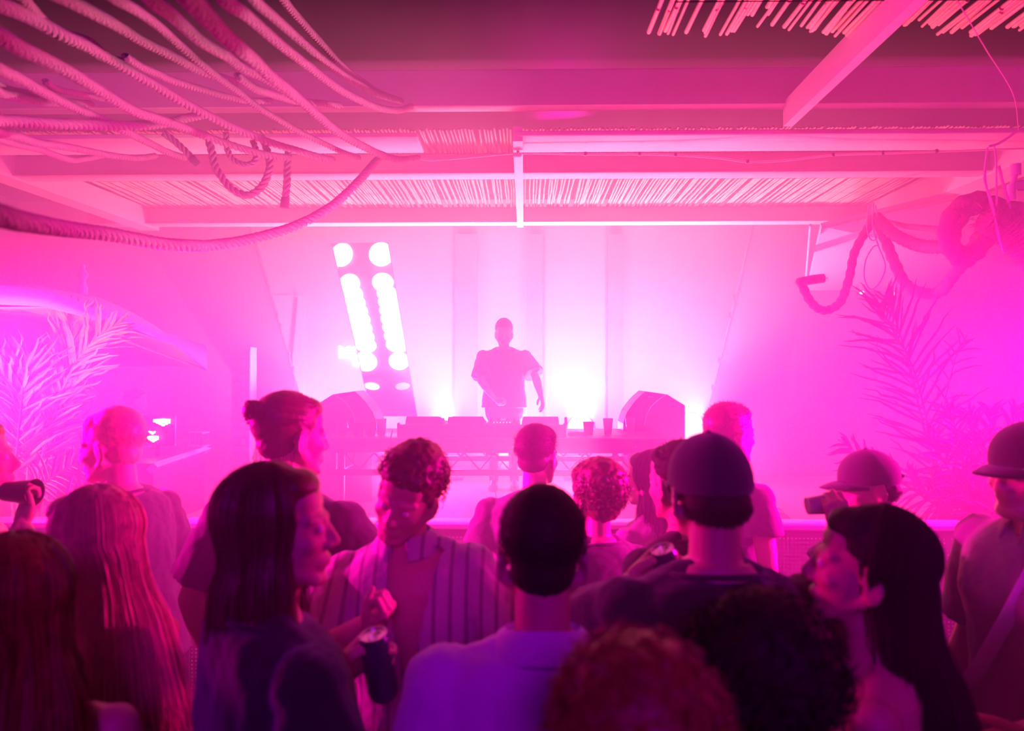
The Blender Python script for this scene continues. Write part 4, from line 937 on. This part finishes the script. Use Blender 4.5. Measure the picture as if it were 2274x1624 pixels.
        if top == 'shirt':
            c = MB(); rings = []
            for rr_, z in ((.074, 1.462), (.073, 1.492), (.076, 1.512), (.088, 1.500), (.106, 1.462), (.104, 1.458)):
                rg = []
                for k in range(33):
                    a = PI / 2 + R(16) + (2 * PI - R(32)) * k / 32; f_ = math.sin(a)            # open at the front (+Y)
                    x_ = rr_ * math.cos(a); y_ = (rr_ * .92) * math.sin(a) - .018; z_ = z - .020 * max(0, f_) - .006 * math.cos(2 * a)
                    rg.append(bend((x_, y_, z_ + shrug * .3)))
                rings.append(rg)
            c.loft(rings, False, False); co = put(c, 'collar', topmat, topo); so = co.modifiers.new('t', 'SOLIDIFY'); so.thickness = .004
        if top == 'hoodie':
            c = MB(); c.tube([bend((.10 * math.cos(a), .085 * math.sin(a) - .03, 1.475 - .02 * math.sin(a))) for a in [2 * PI * k / 20 for k in range(21)]], [.03 + .008 * math.sin(k * 1.3) for k in range(21)], 10); put(c, 'hood', topmat, topo)
    # --- hair
    if hair: make_hair(put, TH, hscale, hair, rnd, NB, bend, seed)
    if cap:
        Rr = TH.to_3x3(); k = hscale; mb = MB(); rings = []
        for i in range(9):
            a = i / 8 * PI / 2; rings.append([TH @ (Vector((.086 * math.cos(a) * math.cos(p), -.014 + .106 * math.cos(a) * math.sin(p), .030 + .098 * math.sin(a) ** .9 - .012 * (1 - i / 8) * (1 if math.sin(p) < 0 else .2))) * k) for p in [2 * PI * j / 28 for j in range(28)]])
        rings.insert(0, [TH @ (Vector((.083 * math.cos(p), -.014 + .103 * math.sin(p), .016 - .012 * (1 if math.sin(p) < 0 else .2))) * k) for p in [2 * PI * j / 28 for j in range(28)]])
        mb.loft(rings); co = put(mb, 'cap', cap.get('mat', 'black'))
        d = -1 if cap.get('back') else 1; mb = MB(); rows = []
        for i in range(9):
            u = i / 8 * 2 - 1; x = .078 * u; y0 = d * math.sqrt(max(0, 1 - (x / .086) ** 2)) * .104 - .014; row = []
            for j in range(6):
                v = j / 5; ln = .072 * math.sqrt(max(0, 1 - abs(u) ** 2.6)); row.append(TH @ (Vector((x * (1 - .05 * v), y0 + d * ln * v, .026 - .016 * u * u - .012 * v * v)) * k))
            rows.append(row)
        mb.loft(rows, False, False); bo = put(mb, 'brim', cap.get('mat', 'black'), co); so = bo.modifiers.new('t', 'SOLIDIFY'); so.thickness = .004; so.offset = 0
        put(MB().ell(TH @ (Vector((0, -.014, .127)) * k), (.007, .007, .005)), 'button', cap.get('mat', 'black'), co)
        if cap.get('strap', True):
            mb = MB(); mb.tube([TH @ (Vector((.05 * math.sin(a), (-.014 - d * (.107 - .02 * (1 - math.cos(a)))), .022)) * k) for a in [-.9 + 1.8 * i / 12 for i in range(13)]], .007, 6, flat=.4); put(mb, 'strap', cap.get('mat', 'black'), co)
    # eyes
    for q in (-1, 1): put(MB().ell(TH @ (Vector((q * .030, .0795, .001)) * hscale), (.0105, .0105, .0105), None, 10, 8), 'eye', 'eyewhite', t_body)
    r = Person(); r.t = t; r.W = W; r.put = put; r.TH = TH; r.arm = armdat; r.bend = bend; r.s = s; r.body = t_body; r.sc = hscale
    return r
def scalp(rnd, lo=-.25, back=True):
    "random unit direction over the hair bearing part of the skull"
    while True:
        v = Vector((rnd.gauss(0, 1), rnd.gauss(0, 1), rnd.gauss(0, 1))).normalized()
        if v.z < lo: continue
        if v.y > .35 and v.z < .45: continue
        if v.y > .1 and v.z < .1: continue
        return v
def make_hair(put, TH, k, hair, rnd, NB, bend, seed):
    kind = hair['kind']; mat = hair['mat']; R3 = TH.to_3x3(); th = hair.get('th', .010)
    ce = Vector((0, -.018, .036)); ra = Vector((.075, .097, .083))
    P = lambda v: TH @ (Vector(v) * k)
    surf = lambda d, e=0: ce + Vector((d.x * (ra.x + e), d.y * (ra.y + e), d.z * (ra.z + e)))
    def shell(e, e_top, voxel=.007, amp=.002, f=90, low=-.035, fringe=.0):
        mb = MB(); mb.ell(P((0, -.026, .045 + e_top * .5)), ((.0755 + e) * k, (.094 + e) * k, (.080 + e + e_top * .5) * k), R3, 28, 18)
        mb.ell(P((0, -.046, low + .022)), ((.059 + e * .7) * k, (.055 + e * .7) * k, (.050 + e) * k), R3, 20, 14)
        for q in (-1, 1): mb.cap(P((q * .068, -.012, .02)), P((q * .0705, .012, -.002)), .012 + e * .3, .006 + e * .2)
        if fringe: mb.ell(P((0, .030, .081)), ((.061 + e) * k, (.046 + e) * k, (.035 + fringe) * k), R3)
        return remesh(mb, voxel, 1, disp=lambda c: nz(c, f, seed, amp))
    if hair.get('capped'):
        mb = MB(); mb.ell(P((0, -.050, -.018)), (.069 * k, .062 * k, .052 * k), R3, 20, 14)
        for q in (-1, 1): mb.cap(P((q * .070, -.030, .005)), P((q * .0705, .008, -.008)), .010, .005)
        m = remesh(mb, .007, 1, disp=lambda c: nz(c, 140, seed, .0015))
        for i in range(500):
            d = Vector((rnd.gauss(0, .8), -abs(rnd.gauss(0, .8)), rnd.uniform(-.7, -.1))).normalized(); p = Vector((0, -.050, -.018)) + Vector((d.x * .069, d.y * .062, d.z * .052)); q = p + (d + Vector((0, 0, -.6))) * .006; w = Vector((.0012, 0, 0))
            m.add([P(p - w), P(p + w), P(q), P((p + q) / 2 + Vector((0, -.001, 0)))], [(0, 1, 2), (1, 3, 2), (3, 0, 2)])
        put(m, 'hair', mat); return
    if kind == 'short':
        m = shell(.004, hair.get('top', .004), fringe=hair.get('fringe', .001), amp=.0016, f=140)
        for i in range(int(hair.get('n', 700) * 2.2)):
            d = scalp(rnd, -.3); p = surf(d, .006); L = rnd.uniform(.4, 1.3) * hair.get('len', .014) * (1.0 if d.z > .3 else .5)
            q = p + (d + Vector((rnd.gauss(0, .5), rnd.gauss(0, .5), rnd.gauss(.15, .4)))).normalized() * L; w = Vector((rnd.gauss(0, 1), rnd.gauss(0, 1), 0)).normalized() * .0013
            m.add([P(p - w), P(p + w), P(q), P((p + q) / 2 + d.cross(w).normalized() * .0012)], [(0, 1, 2), (1, 3, 2), (3, 0, 2)])
        put(m, 'hair', mat)
    elif kind == 'curly':
        m = shell(hair.get('e', .012), hair.get('top', .012), fringe=hair.get('fringe', .006), amp=.005, f=95, voxel=.008)
        for i in range(hair.get('n', 260)):
            d = scalp(rnd, hair.get('lo', -.2)); p = surf(d, hair.get('e', .012) * 1.0); r_ = rnd.uniform(.006, .012) * hair.get('cs', 1); n = 9; a0 = rnd.uniform(0, 6.28); tu = rnd.uniform(.8, 1.5); ax = (d + Vector((rnd.gauss(0, .6), rnd.gauss(0, .6), rnd.gauss(0, .6)))).normalized(); u = ax.orthogonal().normalized(); w = ax.cross(u); L = rnd.uniform(.010, .024) * hair.get('cs', 1)
            m.tube([P(p + ax * L * j / n + (u * math.cos(a0 + tu * 2 * PI * j / n) + w * math.sin(a0 + tu * 2 * PI * j / n)) * r_) for j in range(n + 1)], [.0022 * (1 - .55 * j / n) * hair.get('cs', 1) for j in range(n + 1)], 4)
        put(m, 'hair', mat)
    elif kind in ('long', 'bun', 'pony'):
        L = hair.get('len', .30); e = .008
        m = shell(e - .002, .004, fringe=.002, amp=.0018, f=110)
        if kind == 'long':
            n = hair.get('n', 240) * 3; fl = hair.get('flare', .01); out_ = hair.get('out', .04); ph0 = R(hair.get('face', 72)); wave = hair.get('wave', .006); rr0 = hair.get('r', .0013)
            Xw = R3 @ Vector((1, 0, 0)); Yw = R3 @ Vector((0, 1, 0)); Xw.z = 0; Yw.z = 0
            def path(ph, th0, g, ln, jx=0, jy=0, ps=0, steps=9):
                "ph azimuth from the front, g how far outside the skull"
                pts = []
                th1 = R(108) if abs(ph) > R(100) else R(100)
                for j in range(6):
                    th_ = th0 + (th1 - th0) * j / 5; c_ = Vector((math.sin(ph) * math.sin(th_), math.cos(ph) * math.sin(th_), math.cos(th_)))
                    pts.append(P(ce + Vector((c_.x * (ra.x + g), c_.y * (ra.y + g), c_.z * (ra.z + g)))))
                p0 = pts[-1]; sx_, sy_ = math.sin(ph), math.cos(ph)
                for j in range(1, steps + 1):
                    u = j / steps; tuck = -.016 * math.sin(PI * min(1, u * 2.2)) + fl * u * u
                    pts.append(p0 + Vector((0, 0, -ln * u)) * k + Xw * (sx_ * tuck + jx * u + wave * math.sin(5 * u + ps)) + Yw * (sy_ * tuck - out_ * math.sin(PI * .5 * u) * (1 if sy_ < .2 else .3) + jy * u + wave * math.cos(4 * u + ps * 1.7)))
                return pts
            # opaque underlayer of locks
            nb = 34
            for layer, (g, rad) in enumerate(((.004, .011), (-.008, .014))):
                for i in range(nb):
                    ph = ph0 + (2 * PI - 2 * ph0) * i / (nb - 1); ln = L * (.94 if layer else 1) * rnd.uniform(.9, 1.0)
                    pp = path(ph, .5, g, ln, 0, 0, rnd.uniform(0, .8)); nn = len(pp); m.tube(pp, [rad * (1 if j < nn - 4 else (.85, .6, .35, .08)[j - nn + 4]) for j in range(nn)], 6)
            for i in range(n):
                ph = rnd.uniform(ph0 - .12, 2 * PI - ph0 + .12); pp = path(ph, rnd.uniform(.03, 1.2), rnd.uniform(.010, .018), L * rnd.uniform(.82, 1.06), rnd.gauss(0, .010), rnd.gauss(0, .010), rnd.uniform(0, 1.6)); nn = len(pp)
                m.tube(pp, [rr0 * (1 - .5 * j / nn) for j in range(nn)], 3)
            put(m, 'hair', mat)
        else:
            for i in range(160):
                d = scalp(rnd, 0.0); p = surf(d, e); tgt = Vector((0, -.118, .045 if kind == 'bun' else .02)); pts = []
                for j in range(9):
                    v = p.lerp(tgt, j / 8) - ce; q = Vector((v.x / ra.x, v.y / ra.y, v.z / ra.z)); q = q.normalized() * (1.08 + .04 * math.sin(i)); pts.append(P(ce + Vector((q.x * (ra.x + .004), q.y * (ra.y + .004), q.z * (ra.z + .004)))))
                m.tube(pts, .0022, 4)
            bz_ = Vector(hair.get('at', (0, -.128, .05)))
            if kind == 'bun':
                m.ell(P(bz_), (.030, .028, .026), R3)
                for i in range(12): a = i / 12 * 6.28; m.tube([P(bz_ + Vector((.026 * math.cos(a + j * .35), .012 * math.sin(j), .026 * math.sin(a + j * .35)))) for j in range(6)], .006, 5)
                for i in range(34):                                    # loose wisps at nape and sides
                    q = rnd.choice((-1, 1)); p = Vector((q * rnd.uniform(.055, .078), rnd.uniform(-.08, -.02), rnd.uniform(-.09, .02))); pts = [P(p)]
                    for j in range(6): p = p + Vector((rnd.gauss(q * .002, .004), rnd.gauss(-.002, .003), -.011)); pts.append(P(p))
                    m.tube(pts, .0008, 3)
            else:
                a = P(bz_); 
                for i in range(90):
                    p = a + Vector((rnd.gauss(0, .012), rnd.gauss(0, .012), rnd.gauss(0, .01))); pts = []; ph = rnd.uniform(0, 6.28); rr_ = rnd.uniform(.005, .03); n_ = 16
                    for j in range(n_): u = j / n_; pts.append(p + Vector((math.cos(ph + j * .9) * rr_ * (.4 + u), -.03 * math.sin(PI * u) + math.sin(ph + j * .9) * rr_ * (.4 + u), -L * u)))
                    m.tube(pts, [.004 * (1 - .6 * j / n_) for j in range(n_)], 4)
            put(m, 'hair', mat)
def can(label, p, q, kind='can', r=.033, h=.115, sh=None):
    "drink held in hand q of person p (q -1 left, 1 right); sh slides it along its axis"
    S, El, Wr, fd, th_, hand, th, Mh = p.arm[q]; X = Mh @ Vector((1, 0, 0)) * (-1 if q > 0 else 1); Zp = Mh @ Vector((0, 0, -1))
    c = Wr + fd * .082 + Zp * (.012 + r); ax = X.normalized(); c0 = p.W @ c; axw = (p.W.to_3x3() @ ax).normalized(); k = 1
    Q = axw.to_track_quat('Z', 'Y').to_matrix(); base = c0 - axw * h * (.5 if sh is None else sh)
    t = thing('drink_can' if kind == 'can' else 'drink_cup', label, 'can' if kind == 'can' else 'cup', base, 'drinks held in hands')
    if kind == 'can':
        MB().lathe([(.001, .004), (r * .7, .004), (r * .78, 0), (r * .95, .010), (r, .018), (r, h - .016), (r * .86, h - .004)], base, 28, m=Q).build('body', M['can'], t)
        MB().lathe([(r * .86, h - .004), (r * .88, h), (r * .82, h), (r * .80, h - .004), (.001, h - .004)], base, 28, m=Q).build('lid', M['alu'], t)
        MB().ell(base + Q @ Vector((0, r * .35, h - .0035)), (r * .28, r * .2, .0012), Q, 12, 6).build('mouth_opening', M['blackpl'], t)
        MB().tube([base + Q @ Vector((r * .25 * math.cos(a), -r * .1 + r * .3 * math.sin(a), h)) for a in [2 * PI * i / 14 for i in range(15)]], .0014, 5).build('ring_pull', M['alu'], t)
    else:
        MB().lathe([(.001, .003), (r * .78, .003), (r * .8, 0), (r * 1.08, h), (r * 1.12, h), (r * 1.12, h + .003), (r * 1.04, h), (r * .76, .008), (.001, .008)], base, 24, m=Q).build('body', M['plastic' if kind == 'cup' else 'blackpl'], t)
        MB().lathe([(.001, .010), (r * .74, .010), (r * .92, h * .6), (.001, h * .6)], base, 24, m=Q).build('drink', M['beer'], t)
    return t
# ================================================================== the people
# performer
dj = person('performer in loose short sleeved tee behind the decks on stage', 1119, 716, 7.7, 180, SZ, head=(0, 12, 0), lean=(4, 0), bw=1.22, top='tee', topmat='char', loose=.035, sleeve=.85, hemz=.86,
    hair=dict(kind='short', mat='hairdk', top=.012, len=.010), beard=True, group='performer', hscale=1.16, voxel=.008, seed=2,
    arms={'R': dict(w=('p', 1098, 885, 7.48), pole=(1, .0, .0), hand='grip'), 'L': dict(w=('p', 1211, 905, 7.35), pole=(-1, .1, .0), hand='relaxed')})
# far left, dim
person('dim person with dark hair standing far behind the blond haired man', 300, 868, 8.0, -60, 0, hair=dict(kind='short', mat='hairdk'), topmat='grey', voxel=.011, seed=3, group='people beyond the barrier')
# row near the barrier
person('man with cropped blond hair in profile facing left in dark tee', 252, 924, 2.65, 66, head=(22, 0, 2), lean=(6, -4), bw=.95, topmat='char', loose=.022, hair=dict(kind='short', mat='hairbl', top=.016, fringe=.010, len=.012), seed=5, sleeve=.8)
p3 = person('tall man with small hair bun in black tee, face turned right', 642, 886, 2.32, -14, head=(-34, 2, -3), lean=(0, 1), bw=1.12, top='tee', topmat='black', loose=.024, sleeve=.75, hair=dict(kind='bun', mat='hairbr', at=(-.012, -.118, .075)), seed=6,
    arms={'R': dict(w=(.27, .16, .92), pole=(1, -.5, -.1)), 'L': dict(w=(-.27, .05, .88), pole=(-1, -.5, 0))})
person('curly haired man in open striped camp shirt facing the camera, head tilted', 925, 1016, 1.98, 172, head=(-8, 16, -24), lean=(2, 6), bw=1.05, top='shirt', topmat='stripe', openv=True, loose=.030, sleeve=.9, hair=dict(kind='curly', mat='hairbr', e=.010, top=.014, n=420, lo=-.35, cs=1.0), seed=7,
    arms={'R': dict(w=('p', 812, 1385, 1.80), pole=(1, .3, -1), hand='fist'), 'L': dict(w=(-.20, .30, 1.10), pole=(-1, -.2, -.6))})
person('man with tousled quiff in dark tee seen from behind at centre', 1192, 957, 3.05, -8, head=(-22, 2, 0), bw=1.12, topmat='char', loose=.024, hair=dict(kind='short', mat='hairdk', top=.014, fringe=.018, len=.022), seed=8, voxel=.008)
person('woman with round dark curly hair in front of the centre man\'s shoulder', 1330, 1042, 2.62, 20, head=(15, 0, 4), fem=True, top='tee', topmat='char', hair=dict(kind='curly', mat='hairbr', e=.022, top=.012, n=360, lo=-.6), seed=9, voxel=.008,
    arms={'R': dict(w=(.16, .30, 1.28), pole=(1, -.2, -.8), hand='fist'), 'L': dict(w=(-.12, .30, 1.22), pole=(-1, -.2, -.8), hand='relaxed')})
person('woman with smooth dark bobbed hair left of the capped man', 1447, 1010, 3.0, 35, head=(15, 0, 0), fem=True, topmat='grey', hair=dict(kind='long', mat='hairdk', len=.26, n=120, w=1.1), seed=10, voxel=.008,
    arms={'L': dict(w=(-.10, .32, 1.20), pole=(-1, -.2, -.8), hand='fist')})
p8 = person('person mostly hidden between the bobbed hair and the black cap', 1510, 992, 2.25, 25, head=(5, 4, 0), topmat='black', bw=.9, hair=dict(kind='short', mat='hairdk', top=.004), seed=11, voxel=.009)
person('far man with spiky cropped hair rising behind the black cap', 1617, 906, 3.15, -60, head=(-4, 0, 0), bw=1.0, topmat='char', hair=dict(kind='short', mat='hairbr', top=.006, fringe=.006, len=.020, n=900), seed=12, voxel=.008)
p11 = person('man in baseball cap drinking, profile facing left', 1925, 995, 2.38, 92, head=(2, 2, 0), lean=(8, 0), bw=1.08, topmat='black', loose=.026, cap=dict(mat='char'), topoff=.010, hscale=.98, seed=13, hair=dict(kind='short', mat='hairdk', capped=1),
    arms={'L': dict(w=('p', 1866, 1180, 2.16), pole=(-.3, .3, -1), hand='grip', up=(0, -.85, .5), dir=(.1, .15, 1)), 'R': dict(w=(.12, .40, 1.1), pole=(1, 0, -.6))})
can('pale amber cup raised to the mouth of the capped drinker', p11, -1, 'cup', .032, .10, .7)
p13 = person('man in cap with collared shirt and bag strap at the right edge', 2285, 950, 2.05, 100, head=(8, 4, 0), lean=(4, -3), bw=1.12, top='shirt', topmat='grey', loose=.024, sleeve=.9, cap=dict(mat='black'), hair=dict(kind='short', mat='hairdk', capped=1), seed=14, beard=True,
    arms={'L': dict(w=(-.22, .26, 1.02), pole=(-1, -.6, -.3))})
# strap over his shoulder
mb = MB(); mb.tube([p13.bend(v) for v in ((-.115, -.125, 1.30), (-.118, -.105, 1.40), (-.115, -.02, 1.475), (-.10, .09, 1.42), (-.06, .155, 1.25), (.03, .16, 1.08), (.12, .14, .98))], .021, 8, flat=.25); p13.put(mb, 'bag_strap', 'lavender')
# ---- nearest people
p10 = person('man in dark cap seen from behind in black tee holding a can', 1575, 960, 1.60, 2, head=(6, 2, -1), bw=1.10, topmat='black', loose=.018, sleeve=.9, cap=dict(mat='char', strap=False), topoff=.012, hscale=1.02, seed=15, voxel=.0062, hair=dict(kind='short', mat='hairdk', capped=1),
    arms={'L': dict(w=('p', 1405, 1290, 1.82), pole=(-1, -.3, -.6), hand='grip', up=(0, 0, 1), dir=(.7, .6, .3)), 'R': dict(w=(.25, .18, .92), pole=(1, -.6, -.2))})
can('dark drink can held up beside the black tee shoulder', p10, -1, 'can', .033, .12, .55)
p17 = person('man with short dark hair from behind in pale lavender collared shirt', 1205, 1106, 1.40, 0, head=(0, 2, 0), bw=1.12, top='shirt', topmat='lavender', loose=.022, sleeve=1.9, hair=dict(kind='short', mat='hairdk', top=.010, len=.012, n=1400), seed=16, voxel=.0060)
mb = MB(); mb.tube([p17.bend((x, -.104 - .0 * x, 1.300 + .006 * math.cos(x * 20))) for x in np.linspace(-.165, .165, 21)], .0022, 5); p17.put(mb, 'yoke_seam', 'lavender')
p17.put(MB().rbox(p17.bend((.004, -.098, 1.437)), (.016, .006, .008), .002), 'hanger_loop', 'black')
p18 = person('woman with long straight hair, profile facing right, holding a can', 598, 1047, 1.42, -50, head=(-34, -3, 0), bw=1.12, topmat='black', loose=.024, sleeve=.9, hair=dict(kind='long', mat='hairbr', len=.26, n=420, flare=-.01, out=.0, face=62, wave=.003), seed=17, voxel=.0056, hscale=1.03,
    arms={'R': dict(w=(.20, .10, .90), pole=(1, -.4, 0)), 'L': dict(w=('p', 745, 1500, 1.50), pole=(-.6, -.6, -.8), hand='grip', up=(0, 0, 1), dir=(-.5, .9, 0))})
can('tall dark drink can held low by the long haired woman', p18, -1, 'can', .033, .15, .62)
p19 = person('woman with long lit blond hair facing left, bare shoulders, tattooed arm', 205, 1100, 1.64, 62, head=(18, 4, 0), lean=(4, 4), fem=True, bw=1.02, top='tank', topmat='char', bot='pinkcloth', hair=dict(kind='long', mat='hairbl', len=.44, n=420, flare=.05, out=.07), seed=18, voxel=.0064,
    arms={'R': dict(w=(.10, .26, 1.0), pole=(1, -.7, -.3))})
p20 = person('dark haired woman with lit shoulder at the lower left corner', 28, 1210, 1.22, 25, head=(25, 0, 0), fem=True, bw=1.0, top='tank', topmat='black', hair=dict(kind='long', mat='hairred', len=.34, n=300, flare=.03, out=.05), seed=19, voxel=.0064, bot='pinkcloth',
    arms={'R': dict(w=(.16, .20, .95), pole=(1, -.6, -.2))})
p21 = person('woman at the left edge raising a dark cup, forearm lit', -75, 945, 2.3, -58, head=(-6, -6, 0), fem=True, top='tank', topmat='pinkcloth', hair=dict(kind='long', mat='hairbr', len=.25, n=120), seed=20,
    arms={'R': dict(w=('p', 48, 1160, 2.28), pole=(.6, -.2, -1), hand='grip', up=(-.35, .4, .8), dir=(-.35, .5, .7))})
can('dark cup gripped by a lit hand at the left edge', p21, 1, 'darkcup', .038, .10, .6)
p12 = person('woman with long dark hair in profile facing left before the capped drinker', 1955, 1146, 1.43, 66, head=(4, -8, 0), fem=True, bw=1.02, top='tank', topmat='pinkcloth', hair=dict(kind='long', mat='hairdk', len=.52, n=420, flare=.05, out=.05, ears=1, face=84), seed=21, voxel=.0062)
p14 = person('person in mauve hoodie cut off by the lower right corner', 2445, 965, 1.25, 35, lean=(8, -4), head=(0, 20, 0), bw=1.12, top='hoodie', topmat='purple', loose=.040, sleeve=1.9, hair=dict(kind='short', mat='hairdk'), seed=22, shrug=.02)
p15 = person('nearest dark curly head, taller one, blurred at the bottom right of centre', 1695, 1392, 1.06, 0, hscale=1.15, bw=.95, topmat='black', hair=dict(kind='curly', mat='hairdk', e=.022, top=.012, n=420, cs=1.3), seed=23, voxel=.0065)
p16 = person('nearest auburn curly head glowing red on top, blurred at the bottom centre', 1415, 1482, .82, 6, hscale=1.0, fem=True, bw=.95, topmat='black', hair=dict(kind='curly', mat='hairred', e=.022, top=.012, n=520, cs=1.3), seed=24, voxel=.0065)
# tattoo bands on the upper arm of the blond woman
S, El, Wr, fd, th_, hand, th, Mh = p19.arm[1]
for i in range(5):
    c = S.lerp(El, .62 + .04 * (i % 2)); a = (El - S).normalized(); u = a.orthogonal().normalized()
    mb = MB(); mb.tube([c + (u * math.cos(x) + a.cross(u) * math.sin(x)) * .0425 + a * (.018 * math.sin(6 * x + i) - .01 + .006 * i) for x in np.linspace(i * 1.25, i * 1.25 + .55, 9)], .0035, 5); p19.put(mb, 'tattoo', 'tattoo', p19.body)
